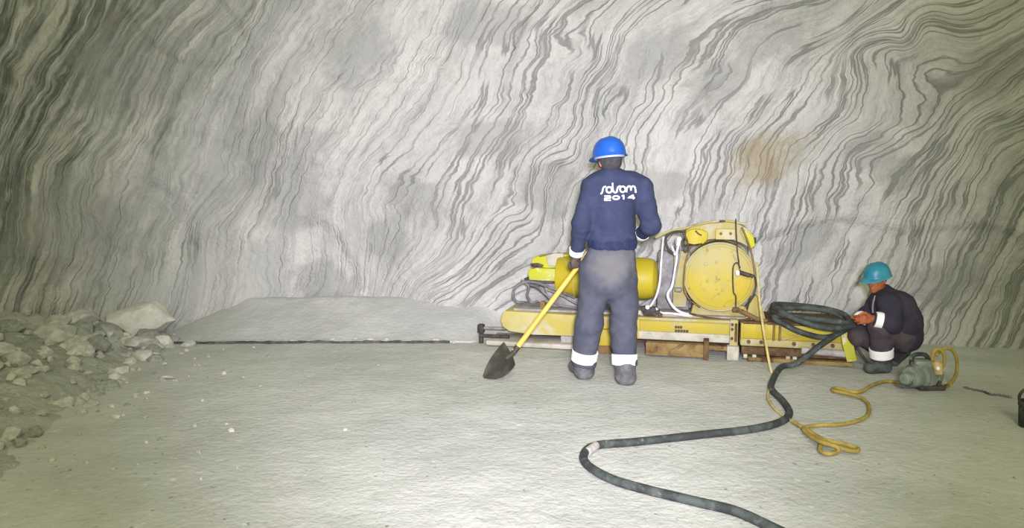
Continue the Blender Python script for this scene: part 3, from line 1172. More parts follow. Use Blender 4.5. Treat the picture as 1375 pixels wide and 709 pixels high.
def cut_at(p, frm, extra=0.0):
    d = (Vector(p) - Vector(frm)).normalized()
    return ((tuple(Vector(p) + d * extra), tuple(d)),)


jk += [rc(shL, elL, .080, .072, k=.035), rc(elL, wrL, .070, .050, k=.025, cuts=cut_at(wrL, elL))]
jk += [rc(shR, elR, .082, .073, k=.035), rc(elR, wrR, .072, .050, k=.025, cuts=cut_at(wrR, elR))]
jm = sdf_mesh('jacket', jk, .006)
crease(jm, .009, (7, 7, 13), 1.3)
jacket = link('jacket', jm, M['navy'], man)
hb = [el(S(822.5, 326), (.188, .148, .13), k=.02, cuts=(((0, 0, S(822, 313).z), (0, 0, 1)), ((0, 0, S(822, 334).z), (0, 0, -1))))]
hm = sdf_mesh('waistband', hb, .005)
crease(hm, .006, (26, 26, 5), .4)
tag(link('waistband', hm, M['waist'], jacket), 'gathered dark navy waistband')
for a, b, r0, r1 in ((elL, wrL, .070, .050), (elR, wrR, .072, .050)):
    L = (b - a).length
    d = (b - a).normalized()
    p0, p1 = b - d * .055, b - d * .004
    f = lambda q: r0 + (r1 - r0) * ((q - a).length / L) + .006
    band('reflective_band', [rc(a, b, r0 + .006, r1 + .006, k=.001, cuts=((p0, -d), (p1, d)))], jacket)

# trousers
pel = S(816.5, 366)
tr = [el(pel, (.222, .150, .20), k=.04, cuts=(((0, 0, S(822, 329).z), (0, 0, 1)),)),
      el(S(821, 345), (.190, .135, .16), k=.04, cuts=(((0, 0, S(822, 329).z), (0, 0, 1)),)),
      el(S(806, 380, -.05), (.105, .105, .12), k=.05), el(S(829, 380, -.05), (.105, .105, .12), k=.05)]
hemL, hemR = S(783.5, 488.5, .07), S(838.5, 489.5, -.04)
for a, b, c, r in ((hipL, kneeL, hemL, (.118, .098, .094)), (hipR, kneeR, hemR, (.116, .100, .090))):
    tr += [rc(a, b, r[0], r[1], k=.03), rc(b, c, r[1], r[2], k=.03, cuts=cut_at(c, b))]
tm = sdf_mesh('trousers', tr, .006)
crease(tm, .012, (6, 6, 9), 4.2)
trousers = link('trousers', tm, M['trouser'], man)
for b, c, r, pz in ((kneeL, hemL, (.098, .094), (473, 487)), (kneeR, hemR, (.100, .090), (474, 488))):
    d = (c - b).normalized()
    z0, z1 = S(800, pz[0]).z, S(800, pz[1]).z
    q0 = b + d * ((z0 - b.z) / d.z)
    q1 = b + d * ((z1 - b.z) / d.z)
    band('reflective_band', [rc(b, c, r[0] + .007, r[1] + .007, k=.001, cuts=((q0, -d), (q1, d)))], trousers)

# boots
for c, out in ((ankL, -.06), (ankR, .05)):
    g = -c.z
    hz = c + Vector((0, -.045, 0))
    hz.z = .045
    toe = hz + Vector((out, .21, .0))
    fl = (((0, 0, .002), (0, 0, -1)),)
    bt = [rc((hemL if c is ankL else hemR) + Vector((0, 0, .04)), c + Vector((0, -.03, -.02)), .086, .076, k=.02), rc(c + Vector((0, -.03, -.02)), hz + Vector((0, .01, .03)), .076, .056, k=.03),
          rc(hz, toe, .050, .044, k=.03, cuts=fl), rc(hz + Vector((0, .06, .03)), toe, .05, .045, k=.03, cuts=fl)]
    b_ = link('boot', sdf_mesh('boot', bt, .005), M['boot'], man)
    so = [rc(hz, toe, .054, .048, k=.01, cuts=(((0, 0, .026), (0, 0, 1)), ((0, 0, 0), (0, 0, -1))))]
    tag(link('sole', sdf_mesh('sole', so, .005), M['dark'], b_), 'dark boot sole')

# gloves over the hands
for Mh_, cur, th in ((handL, grip, 1.0), (handR, (.7, .8, .5), .7)):
    gp = xf(hand_prims(cur, .02 if th == 1 else .05, th, 1.18), Mh_)
    link('glove', sdf_mesh('glove', gp, .0035), M['glove'], man)

# knitted cap band below the hard hat
cap = [el((0, .014, .016), (.088, .106, .110), k=.01, cuts=(((0, 0, .062), (0, 0, 1)), ((0, .0, -.050), (0, -.35, -1)))),
       ]
cm = sdf_mesh('knitted_cap', xf(cap, Matrix.Identity(4)), .004)
cm.transform(headM)
link('knitted_cap', cm, M['beanie'], man)
helmet(man, headM, M['helmet'], M['strip'])

# the words on his back
bvh = BVHTree.FromPolygons([v.co.copy() for v in jm.vertices], [tuple(p.vertices) for p in jm.polygons])


def on_back(px, py):
    o = Vector((0, 0, CAM_H)) - ROOT1
    d = ray(px, py).normalized()
    h = bvh.ray_cast(o, d)
    return h[0] - d * .002


def stroke(bm, pts, r, smooth=True, closed=False):
    q = catmull([Vector((x, y, 0)) for x, y in pts], 6, closed) if smooth else [Vector((x, y, 0)) for x, y in pts]
    if closed:
        q = q + [q[0], q[1]]
    d = []
    for a, b in zip(q, q[1:]):
        for k in range(3):
            d.append(a.lerp(b, k / 3))
    d.append(q[-1])
    tube(bm, [on_back(p.x, p.y) for p in d], r, 8, smooth=False)


def circ(cx, cy, rx, ry, n=14):
    return [(cx + rx * math.cos(2 * PI * i / n), cy + ry * math.sin(2 * PI * i / n)) for i in range(n)]


bm = bmesh.new()
W = .0064
stroke(bm, [(806.6, 260.6), (808.6, 258.2), (809.5, 254.4), (810.5, 251.6), (813.6, 250.4)], W)
stroke(bm, circ(817.9, 254.9, 3.7, 3.8), W, closed=True)
stroke(bm, [(822.6, 246), (822.8, 253), (823.4, 256.6), (826, 258.5), (828.2, 257.4), (828.9, 253.8), (830.2, 250.9), (833, 249.9)], W)
stroke(bm, circ(836.2, 254.2, 3.6, 3.9), W, closed=True)
stroke(bm, [(841.2, 258.2), (841.6, 253.6), (843.2, 250.6), (845.5, 250.1), (847, 252), (847.2, 256)], W)
stroke(bm, [(847.1, 253.8), (848.3, 250.9), (850.5, 250.0), (852.4, 251.5), (853.2, 254.6), (853.6, 258.6)], W)
# 2014
W2 = .0056
stroke(bm, [(811.6, 263.4), (819.4, 263.2), (819.8, 265.6), (811.9, 266.6), (811.7, 268.9), (820.2, 268.8)], W2, False)
stroke(bm, circ(827.2, 265.4, 4.3, 2.3), W2, closed=True)
stroke(bm, [(834.9, 263.4), (837.4, 262.0), (837.5, 267.6)], W2, False)
stroke(bm, [(850.6, 267.4), (850.2, 261.9), (842.8, 265.6), (852.0, 265.6)], W2, False)
tag(obj('lettering', bm, M['print'], jacket), 'white lettering salrom 2014')

# ---------------------------------------------------------------- the shovel
sp0 = S(650, 507, .06)
sp0.z = .004
shovel = thing('shovel', 'long shovel with yellow wooden handle and dark pointed blade, held by the standing man', 'shovel', ROOT1 + Vector((sp0.x, sp0.y, 0)))
off = -Vector((sp0.x, sp0.y, 0))
a, b = sh_top - sh_dir * .10 + off, sh_soc + off
bm = bmesh.new()
tube(bm, [a, a.lerp(b, .3), a.lerp(b, .6), a.lerp(b, .85), b], lambda t: .0185 + .003 * t, 14)
obj('handle', bm, M['handle'], shovel)
tip = sp0 + off
soc = b
ba = (tip - soc)
bl = ba.length
ux = ba.normalized()
wv = Vector((.105, -.16, -.062))
wv = (wv - ux * wv.dot(ux)).normalized()
nv = ux.cross(wv)
if nv.y > 0:
    nv = -nv
bm = bmesh.new()
tube(bm, [b - sh_dir * .05, b + sh_dir * .02, b.lerp(tip, .25)], lambda t: .0235 - .006 * t, 12)
obj('socket', bm, M['blade'], shovel)
bm = bmesh.new()
prof = [(.10, .128), (.20, .134), (.40, .132), (.58, .118), (.74, .090), (.88, .052), (1.0, .006)]
top, bot = [], []
for t, wd in prof:
    rt, rb = [], []
    for k in range(9):
        f = (k - 4) / 4
        dish = .030 * (f * f) * (1 - .5 * t) + .022 * math.sin(PI * t) * -1
        ridge = -.008 * max(0, 1 - abs(f) * 3) * (1 - t)
        q = soc + ux * (bl * t) + wv * (wd * f) + nv * (dish + ridge)
        rt.append(bm.verts.new(q + nv * .0015))
        rb.append(bm.verts.new(q - nv * .0015))
    top.append(rt)
    bot.append(rb)
for i in range(len(prof) - 1):
    for k in range(8):
        bm.faces.new((top[i][k], top[i][k + 1], top[i + 1][k + 1], top[i + 1][k]))
        bm.faces.new((bot[i][k + 1], bot[i][k], bot[i + 1][k], bot[i + 1][k + 1]))
    for k, s in ((0, 1), (8, -1)):
        bm.faces.new((top[i][k], bot[i][k], bot[i + 1][k], top[i + 1][k]))
for k in range(8):
    bm.faces.new((top[0][k], top[0][k + 1], bot[0][k + 1], bot[0][k]))
    bm.faces.new((top[-1][k], top[-1][k + 1], bot[-1][k + 1], bot[-1][k]))
obj('blade', bm, M['blade'], shovel, 1.0)

# ---------------------------------------------------------------- the man crouching by the end of the machine
Y1 = 5.98
ROOT2 = Vector((P(1190, 492, Y1).x, Y1, 0))
ROOT2.z = floor_z(ROOT2.x, ROOT2.y)
man2 = thing('person', 'person crouching by the right end of the yellow machine, teal helmet, dark work suit', 'person', ROOT2)


def Q(px, py, dy=0.0):
    return P(px, py, Y1 + dy) - ROOT2


head2 = Matrix.Translation(Q(1177.5, 376.5, -.02)) @ R3(.20, 0, -PI / 2 + .50).to_4x4() @ Matrix.Scale(.80, 4)
pelN, pelF = Q(1210, 454, -.09), Q(1209, 454, .09)
knN, knF = Q(1182, 439, -.17), Q(1153, 450, .02)
anN, anF = Q(1184, 484, -.13), Q(1206, 478, .10)
shN, shF = Q(1193, 408, -.17), Q(1180, 406, .16)
elN, elF = Q(1199, 434, -.24), Q(1163, 424, .10)
wrN, wrF = Q(1171, 428, -.20), Q(1153, 430, .02)
spine = [Q(1209, 449), Q(1204, 429), Q(1197, 410), Q(1189, 396)]
hN = frame(wrN, (-1, .55, -.18), (0.1, .1, 1))
hF = frame(wrF, (-1, -.1, -.05), (0.1, -.3, 1))
HS = Matrix.Scale(.92, 4)
body = chain(spine, [.12, .12, .115, .07], k=.05)
body += chain([shN, Q(1194, 402), shF], [.055, .06, .055], k=.04)
for a, b, c in ((pelN, knN, anN), (pelF, knF, anF)):
    body += chain([a, b, c], [.08, .058, .04], k=.03)
body += [rc(anN + Vector((.02, 0, -.02)), anN + Vector((-.09, -.02, -.03)), .032, .026), rc(anF + Vector((.02, 0, .0)), anF + Vector((-.02, 0, -.05)), .030, .026)]
for a, b, c in ((shN, elN, wrN), (shF, elF, wrF)):
    body += chain([a, b, c], [.055, .042, .028], k=.03)
body += xf(head_prims(), head2)
body += xf(hand_prims((.55, .75, .5), .05, .7), hN @ HS) + xf(hand_prims((.7, .8, .5), .05, .9), hF @ HS)
bo2 = link('body', sdf_mesh('body', body, .0042), M['skin_red'], man2)
eyes(bo2, head2, .8)

dd = Vector((0, .1, 0))
jk = []
for s in (-1, 1):
    jk += chain([q + dd * s * f for q, f in zip(spine, (.9, .95, .9, .35))], [.126, .132, .122, .07], k=.06)
jk += [rc(Q(1183, 404, -.01), Q(1187, 428, -.01), .085, .10, k=.05)]
nk = Q(1186.5, 393.5)
jk += [rc(nk + Vector((.01, 0, -.01)), nk + Vector((-.022, 0, .028)), .066, .060, k=.03, cuts=((nk + Vector((-.022, 0, .03)), Vector((-.6, 0, .8))),))]
jk += [rc(shN, elN, .078, .074, k=.04), rc(elN, wrN, .070, .050, k=.03, cuts=cut_at(wrN, elN, -.012))]
jk += [rc(shF, elF, .078, .070, k=.04), rc(elF, wrF, .066, .046, k=.03, cuts=cut_at(wrF, elF, -.02))]
jk += [rc(Q(1190, 402, -.08), shN, .080, .078, k=.04), rc(Q(1189, 402, .08), shF, .080, .078, k=.04)]
jm2 = sdf_mesh('jacket', jk, .006)
crease(jm2, .010, (8, 8, 9), 2.2)
jacket2 = link('jacket', jm2, M['navy_dark'], man2)
bm = bmesh.new()
bv2 = BVHTree.FromPolygons([v.co.copy() for v in jm2.vertices], [tuple(p.vertices) for p in jm2.polygons])
zp = []
for px_, py_ in ((1175.5, 397), (1174, 402), (1172.5, 408), (1172, 414), (1172.5, 420)):
    hit = bv2.ray_cast(Vector((0, 0, CAM_H)) - ROOT2, ray(px_, py_).normalized())[0]
    if hit is not None:
        zp.append(hit)
tube(bm, zp, .008, 8)
tag(obj('zip', bm, M['zip'], jacket2), 'pale zip strip at the collar')
for a, b, r0, r1, w in ((elN, wrN, .070, .050, (.52, .86)), (elF, wrF, .066, .046, (.58, .86))):
    d = (b - a).normalized()
    p0, p1 = a.lerp(b, w[0]), a.lerp(b, w[1])
    band('reflective_band', [rc(a, b, r0 + .010, r1 + .010, k=.001, cuts=((p0, -d), (p1, d)))], jacket2)
tr = chain([pelN + Vector((.01, 0, .02)), pelF + Vector((.01, 0, .02))], [.126, .126], k=.05)
for a, b, c, r in ((pelN, knN, anN, (.120, .090, .076)), (pelF, knF, anF, (.12, .088, .070))):
    tr += [rc(a, b, r[0], r[1], k=.04), rc(b, c, r[1], r[2], k=.03, cuts=cut_at(c, b, .0))]
tm2 = sdf_mesh('trousers', tr, .006)
crease(tm2, .011, (8, 8, 8), 6.2)
trousers2 = link('trousers', tm2, M['trouser_dark'], man2)
d = (anN - knN).normalized()
zz = [Q(1184, v).z for v in (462, 474)]
q0, q1 = [knN + d * ((z - knN.z) / d.z) for z in zz]
dt = d
band('reflective_band', [rc(knN, anN, .090 + .010, .076 + .010, k=.001, cuts=((q0, -dt), (q1, dt)))], trousers2)
for c, toe_v, hv in ((anN, Vector((-.098, -.02, 0)), Vector((.025, 0, 0))), (anF, Vector((-.03, 0, 0)), Vector((.045, 0, .045)))):
    hz = c + hv
    toe = c + toe_v
    toe.z = .045
    if hv.z == 0:
        hz.z = .048
    fl = (((0, 0, .002), (0, 0, -1)),)
    bt = [rc(c + (Vector((0, 0, .005)) if hv.z == 0 else Vector((-.06, 0, .01))), hz, .056, .050, k=.03, cuts=fl), rc(hz, toe, .048, .040, k=.03, cuts=fl), rc(hz.lerp(toe, .3) + Vector((0, 0, .02)), toe, .046, .042, k=.03, cuts=fl)]
    b_ = link('boot', sdf_mesh('boot', bt, .005), M['boot_dark'], man2)
    if hv.z == 0:
        so = [rc(hz, toe, .056, .050, k=.01, cuts=(((0, 0, .024), (0, 0, 1)), ((0, 0, 0), (0, 0, -1))))]
        tag(link('sole', sdf_mesh('sole', so, .005), M['dark'], b_), 'dark boot sole')
# short dark hair under the helmet
hair = [el((0, .016, .026), (.079, .099, .092), k=.01, cuts=(((0, 0, .06), (0, 0, 1)), ((0, .0, -.02), (0, -.9, -.5)), ((0, -.03, 0), (0, -1, 0))))]
hm2 = sdf_mesh('hair', hair, .004)
hm2.transform(head2)
link('hair', hm2, M['beanie'], man2)
helmet(man2, head2, M['helmet_teal'], M['strip'])
# ================================================================ THE YELLOW CUTTING MACHINE
A_ = G(655, 466)
A_ = Vector((-0.22, 6.80, 0))
B_ = G(1150, 492)
ANG = math.atan2(B_.y - A_.y, B_.x - A_.x)
mach = thing('salt_cutting_machine', 'long yellow salt-cutting machine with a big round drum, lying along the back wall', 'machine', A_, ANG)
MI = (Matrix.Translation(A_) @ Matrix.Rotation(ANG, 4, 'Z')).inverted()
CAM0 = MI @ Vector((0, 0, CAM_H))


def m(px, py, yl):
    """machine-local point on the plane local y = yl seen at a photo point"""
    d = MI.to_3x3() @ ray(px, py)
    return CAM0 + d * ((yl - CAM0.y) / d.y)


def mx(px, py, yl):
    q = m(px, py, yl)
    return q.x, q.z


def part(name, bm, mat, parent=None, label=None, smooth=0.7):
    o = obj(name, bm, M[mat], parent or mach, smooth)
    if label:
        tag(o, label)
    return o


FY = 0.0      # front plane of the frame
DZ = 0.335    # top of the frame
xl = m(672, 430, FY).x
xm = m(856, 440, FY).x
xj = m(986, 450, FY).x
xr = m(1147, 455, FY).x
DEP = 0.56
# --- left beam: cream painted, rounded nose
bm = bmesh.new()
zt, zb = DZ, 0.125
poly = [(xl + .03, zt), (xl + .005, zt - .03), (xl - .01, zt - .09), (xl + .012, zt - .15), (xl + .08, zb + .015), (xl + .30, zb), (m(800, 450, FY).x, zb), (m(800, 450, FY).x, zt - .015)]
prism(bm, poly, FY + .03, FY + DEP - .03, .012)
part('nose_beam', bm, 'yellow_pale', label='cream-yellow rounded nose beam')
bm = bmesh.new()
x0 = m(770, 450, FY).x
prism(bm, [(x0, zt - .02), (x0, zb + .01), (xm + .02, zb + .01), (xm + .02, zt - .005)], FY + .02, FY + DEP - .02, .01)
part('frame_panel', bm, 'yellow')
# --- middle beam: C section, yellow web between pale flanges
bm = bmesh.new()
bx(bm, ((xm + xj) / 2, FY + .05 + DEP / 2 - .05, .262), (xj - xm, DEP - .08, .115), .008)
mid = part('frame_panel', bm, 'yellow')
bm = bmesh.new()
bx(bm, ((xm + xj) / 2, FY + DEP / 2, DZ - .012), (xj - xm, DEP, .026), .006)
part('top_flange', bm, 'yellow_dusty')
bm = bmesh.new()
bx(bm, ((xm + xj) / 2, FY + DEP / 2 + .01, .172), (xj - xm, DEP - .02, .075), .012)
part('lower_flange', bm, 'dust_light')
# faded stencil plate
bm = bmesh.new()
q0, q1 = m(906, 437.5, FY + .035), m(924.5, 447.5, FY + .035)
for (a0, a1, b0, b1) in ((0, .55, 0, .38), (0, 1, .55, 1)):
    n = 3 if a1 < 1 else 5
    for k in range(n):
        w_ = (q1.x - q0.x) * (a1 - a0) / n
        cx_ = q0.x + (q1.x - q0.x) * a0 + w_ * (k + .5)
        cz_ = q0.z + (q1.z - q0.z) * (b0 + b1) / 2
        bx(bm, (cx_, FY + .038, cz_), (w_ * .86, .004, abs(q1.z - q0.z) * (b1 - b0)))
part('stencil', bm, 'plate', mid, 'dark worn stencil marks')
# --- joint column between middle and right beams
bm = bmesh.new()
bx(bm, (xj - .005, FY + DEP / 2 - .01, .23), (.07, DEP + .02, .235), .01)
jt = part('joint_column', bm, 'yellow_dusty')
bm = bmesh.new()
bx(bm, (xj + .012, FY - .025, .24), (.022, .014, .16), .004)
for z_ in (.19, .27, .31):
    cyl(bm, (xj - .02, FY - .022, z_), (xj - .02, FY - .045, z_), .012, seg=6)
part('joint_plate', bm, 'rust_dark', jt)
bm = bmesh.new()
bx(bm, (xj - .01, FY - .01, .065), (.10, .10, .125), .012)
part('foot_block', bm, 'dust_light', jt)
# --- right beam
bm = bmesh.new()
bx(bm, ((xj + xr) / 2 + .02, FY + DEP / 2, .255), (xr - xj - .06, DEP - .02, .135), .01)
rb = part('frame_panel', bm, 'yellow_clean')
bm = bmesh.new()
bx(bm, ((xj + xr) / 2 + .02, FY + DEP / 2, DZ - .008), (xr - xj - .04, DEP + .01, .022), .006)
part('top_flange', bm, 'rust_dark')
bm = bmesh.new()
bx(bm, ((xj + xr) / 2 + .02, FY + DEP / 2 + .005, .155), (xr - xj - .06, DEP - .02, .068), .014)
part('lower_flange', bm, 'yellow_dusty')
for px_ in (996, 1028, 1039, 1047):
    bm = bmesh.new()
    xx = m(px_, 450, FY).x
    bx(bm, (xx, FY - .004, .255), (.018, .03, .14), .004)
    part('stiffener', bm, 'rust' if px_ > 1035 else 'yellow', rb)
bm = bmesh.new()
for px_ in (1005, 1022, 1066, 1092, 1118):
    xx = m(px_, 465, FY).x
    cyl(bm, (xx, FY + .0, .165), (xx, FY - .022, .165), .016, seg=6)
part('bolts', bm, 'rust_dark', rb) if False else [part('bolt', one(cyl, (m(px_, 465, FY).x, FY + .002, .165), (m(px_, 465, FY).x, FY - .022, .165), .016, seg=6), 'rust_dark', rb) for px_ in (1005, 1022, 1066, 1092, 1118)]
bm.free()
# diagonal brace on the right panel
bm = bmesh.new()
a, b = m(1050, 456, FY - .005), m(1092, 446, FY - .005)
tube(bm, [a, b], .009, 8)
part('brace', bm, 'yellow_dusty', rb)
# --- right end plate: V-shaped bracket
bm = bmesh.new()
e = [m(1126, 431, FY - .03), m(1140, 431, FY - .03), m(1147, 470, FY - .03), m(1151, 484, FY - .03), m(1137, 486, FY - .03), m(1131, 462, FY - .03)]
prism(bm, [(q.x, max(q.z, .012)) for q in e], FY - .045, FY + .05, .006)
part('end_bracket', bm, 'lime')
bm = bmesh.new()
prism(bm, [(q.x + .01, max(q.z, .012)) for q in e], FY + DEP - .06, FY + DEP + .03, .006)
part('end_bracket', bm, 'lime')
bm = bmesh.new()
xx = m(1149, 460, FY).x
bx(bm, (xx, FY + DEP / 2, .19), (.03, DEP * .9, .26), .008)
part('end_plate', bm, 'rust_dark')
bm = bmesh.new()
q = m(1158, 482, FY)
tube(bm, [(xx + .01, FY + .02, .16), (xx + .05, FY - .0, .10), (xx + .10, FY - .02, .035)], .012, 8)
part('drag_link', bm, 'dark')
# --- lower rails
x0, x1 = m(867, 480, FY).x, m(947, 480, FY).x
bm = bmesh.new()
bx(bm, ((x0 + x1) / 2, FY - .005, .07), (x1 - x0, .12, .115), .012)
rl = part('lower_rail', bm, 'rust', label='rusty box rail')
bm = bmesh.new()
bx(bm, (x1 + .005, FY - .012, .088), (.046, .15, .172), .006)
part('rail_flange', bm, 'rust_dark', rl)
bm = bmesh.new()
bx(bm, ((x1 + xj) / 2, FY + .02, .095), (xj - x1, .09, .04), .008)
part('rail_tube', bm, 'rust', rl)
bm = bmesh.new()
bx(bm, ((xj + xr) / 2 + .02, FY + .04, .085), (xr - xj - .08, .09, .07), .01)
r2 = part('lower_rail', bm, 'rust_dark')
bm = bmesh.new()
bx(bm, ((xj + xr) / 2 + .05, FY + .02, .022), (xr - xj - .12, .16, .036), .008)
part('skid', bm, 'rust', r2)
xa, xb = m(1075, 480, FY).x, m(1138, 480, FY).x
bm = bmesh.new()
cyl(bm, (xa, FY - .01, .115), (xb, FY - .01, .10), .030, seg=16, chamfer=.005)
part('rail_tube', bm, 'dust', r2)
for px_ in (1000, 1012, 1057, 1066):
    xx = m(px_, 488, FY).x
    bm = bmesh.new()
    bx(bm, (xx, FY - .03, .045), (.034, .03, .034), .006)
    part('rail_lug', bm, 'dust_light', r2)
bm = bmesh.new()
bx(bm, ((xl + xr) / 2 + .35, FY + DEP - .06, .06), (xr - xl - .9, .09, .10), .01)
part('lower_rail', bm, 'rust_dark')
# foot block seen between the legs of the standing man
bm = bmesh.new()
xx = m(811, 470, FY).x
bx(bm, (xx, FY + .03, .115), (.15, .12, .20), .015)
fb = part('foot_block', bm, 'yellow')
bm = bmesh.new()
bx(bm, (xx + .01, FY + .02, .035), (.16, .15, .07), .012)
part('foot_shoe', bm, 'rust', fb)
bm = bmesh.new()
bx(bm, (xx - .35, FY + .22, .06), (.12, .3, .12), .015)
part('foot_block', bm, 'dust')
# salt-covered slide plate under the nose
bm = bmesh.new()
bx(bm, (xl + .32, FY + .18, .035), (.92, .40, .05), .02)
part('slide_plate', bm, 'dust_light')
# --- hitch at the left end
bm = bmesh.new()
h0 = m(646, 441, FY + .12)
bx(bm, (h0.x, h0.y, h0.z), (.060, .07, .085), .012)
ht = part('hitch_block', bm, 'dark')
bm = bmesh.new()
cyl(bm, (h0.x + .02, h0.y, h0.z + .005), (xl + .02, h0.y, h0.z + .01), .016, seg=12)
part('hitch_rod', bm, 'steel', ht)
bm = bmesh.new()
q = m(650, 450, FY + .12)
cyl(bm, (q.x - .04, q.y - .03, q.z), (xl + .06, q.y - .03, q.z + .005), .018, seg=12)
part('hitch_rod', bm, 'dark', ht)
bm = bmesh.new()
cyl(bm, (h0.x, h0.y, 0), (h0.x, h0.y, h0.z), .022, seg=12)
part('hitch_pin', bm, 'dark', ht)

# --- dusty deck
bm = bmesh.new()
xd0, xd1 = m(690, 415, FY + .1).x, m(1010, 430, FY + .1).x
bx(bm, ((xd0 + xd1) / 2, FY + DEP / 2 + .03, DZ + .006), (xd1 - xd0, DEP - .12, .022), .006)
part('deck_plate', bm, 'dust')

# --- big round drum, its flat end towards the camera
DY = FY + .10
dc = m(966, 372, DY)
DR = (m(1014, 372, DY).x - m(918, 372, DY).x) / 2
DL = .44
Mx = Matrix.Translation((dc.x, DY, dc.z)) @ Matrix.Rotation(-PI / 2, 4, 'X')
bm = bmesh.new()
lathe(bm, [(0, -.022), (DR * .45, -.020), (DR * .78, -.012), (DR * .9, 0), (DR * .985, .004), (DR, .016), (DR, .05), (DR * .985, .056), (DR * .985, DL - .05), (DR, DL - .045), (DR, DL), (0, DL + .02)], Mx, 64)
drum = part('drum', bm, 'drum', smooth=0.45)
bm = bmesh.new()
rim = [Vector((dc.x + DR * .985 * math.cos(2 * PI * i / 64), DY - .001, dc.z + DR * .985 * math.sin(2 * PI * i / 64))) for i in range(65)]
tube(bm, rim, .010, 8, smooth=False)
part('rim', bm, 'yellow_dusty', drum)
bm = bmesh.new()
lathe(bm, [(DR * .90, 0), (DR * .90, -.006), (DR * .885, -.008), (DR * .88, 0)], Mx, 64)
part('face_ring', bm, 'yellow_dusty', drum)
for (px_, py_, r_) in ((948, 354, .016), (962, 352, .011), (950, 377, .013), (962, 388, .01), (945, 388, .009), (970, 389, .012)):
    q = m(px_, py_, DY)
    bm = bmesh.new()
    cyl(bm, (q.x, DY - .030, q.z), (q.x, DY - .004, q.z), r_, seg=10, chamfer=.003)
    part('bolt', bm, 'yellow_dusty', drum)
# cradle under the drum
bm = bmesh.new()
zc = dc.z - DR
prism(bm, [(dc.x - DR * .8, DZ), (dc.x - DR * .72, DZ + .10), (dc.x - DR * .45, zc + .065), (dc.x, zc + .01), (dc.x + DR * .45, zc + .065), (dc.x + DR * .75, DZ + .10), (dc.x + DR * .95, DZ)], DY + .07, DY + .14, .006)
part('cradle', bm, 'yellow_dusty')
bm = bmesh.new()
prism(bm, [(dc.x - DR * .8, DZ), (dc.x - DR * .72, DZ + .10), (dc.x - DR * .45, zc + .065), (dc.x, zc + .01), (dc.x + DR * .45, zc + .065), (dc.x + DR * .75, DZ + .10), (dc.x + DR * .95, DZ)], DY + .28, DY + .36, .006)
part('cradle', bm, 'yellow_dusty')
# hood over the drum
def poly_px(pts, yl):
    return [mx(a, b, yl) for a, b in pts]


bm = bmesh.new()
prism(bm, poly_px([(919, 329), (921, 309), (930, 304), (955, 300), (975, 298), (990, 300), (1004, 307), (1013, 317), (1015, 330), (1008, 336), (998, 325), (982, 319), (966, 318), (948, 320), (934, 327)], DY + .03), DY + .03, DY + .40, .012)
hood = part('hood', bm, 'yellow_dusty')
bm = bmesh.new()
prism(bm, poly_px([(920, 328), (921, 311), (930, 307), (942, 308), (951, 312), (950, 322), (944, 328), (932, 326)], DY + .01), DY - .015, DY + .12, .012)
part('lifting_block', bm, 'yellow_clean', hood)
bm = bmesh.new()
a, b = m(934, 310, DY - .02), m(942, 316, DY - .02)
tube(bm, [a, (a + b) / 2 + Vector((0, -.008, -.006)), b], .007, 8)
part('pin', bm, 'rust_dark', hood)
bm = bmesh.new()
q0, q1 = m(961, 307, DY), m(987, 322, DY)
bx(bm, ((q0.x + q1.x) / 2, DY + .015, (q0.z + q1.z) / 2), (q1.x - q0.x, .05, q0.z - q1.z), .008)
lp = part('lug_plate', bm, 'yellow_pale', hood)
for px_ in (968, 981):
    q = m(px_, 313.5, DY - .01)
    bm = bmesh.new()
    cyl(bm, (q.x, DY - .03, q.z), (q.x, DY - .0, q.z), .013, seg=6, chamfer=.002)
    part('bolt', bm, 'rust', lp)
bm = bmesh.new()
prism(bm, poly_px([(993, 309), (1002, 309), (1012, 318), (1014, 330), (1008, 334), (1000, 322)], DY), DY - .012, DY + .10, .008)
part('corner_bracket', bm, 'lime', hood)
bm = bmesh.new()
a = m(1013, 323, DY)
bx(bm, (a.x, DY + .02, a.z), (.03, .05, .05), .008)
part('stop_lug', bm, 'dark', hood)
bm = bmesh.new()
tube(bm, [m(880, 319, DY + .1), m(898, 311, DY + .1), (m(922, 306, DY + .1)), m(950, 299, DY + .1), m(975, 296.5, DY + .1), m(1002, 301, DY + .1)], .011, 8)
part('top_pipe', bm, 'yellow_dusty', hood)
bm = bmesh.new()
q = m(970, 297, DY + .08)
bx(bm, (q.x, q.y, q.z), (.05, .05, .016), .005)
part('pipe_clip', bm, 'dark', hood)

# tank side strip seen between hoses and drum
bm = bmesh.new()
q0, q1 = m(905, 336, DY + .22), m(922, 412, DY + .22)
bx(bm, ((q0.x + q1.x) / 2, DY + .22, (q0.z + q1.z) / 2), (q1.x - q0.x, .10, q0.z - q1.z), .012)
part('side_box', bm, 'yellow_dusty')
bm = bmesh.new()
q0, q1 = m(884, 336, DY + .36), m(925, 420, DY + .36)
bx(bm, ((q0.x + q1.x) / 2, DY + .36, (q0.z + q1.z) / 2), (q1.x - q0.x, .10, q0.z - q1.z), .012)
part('back_box', bm, 'steel')

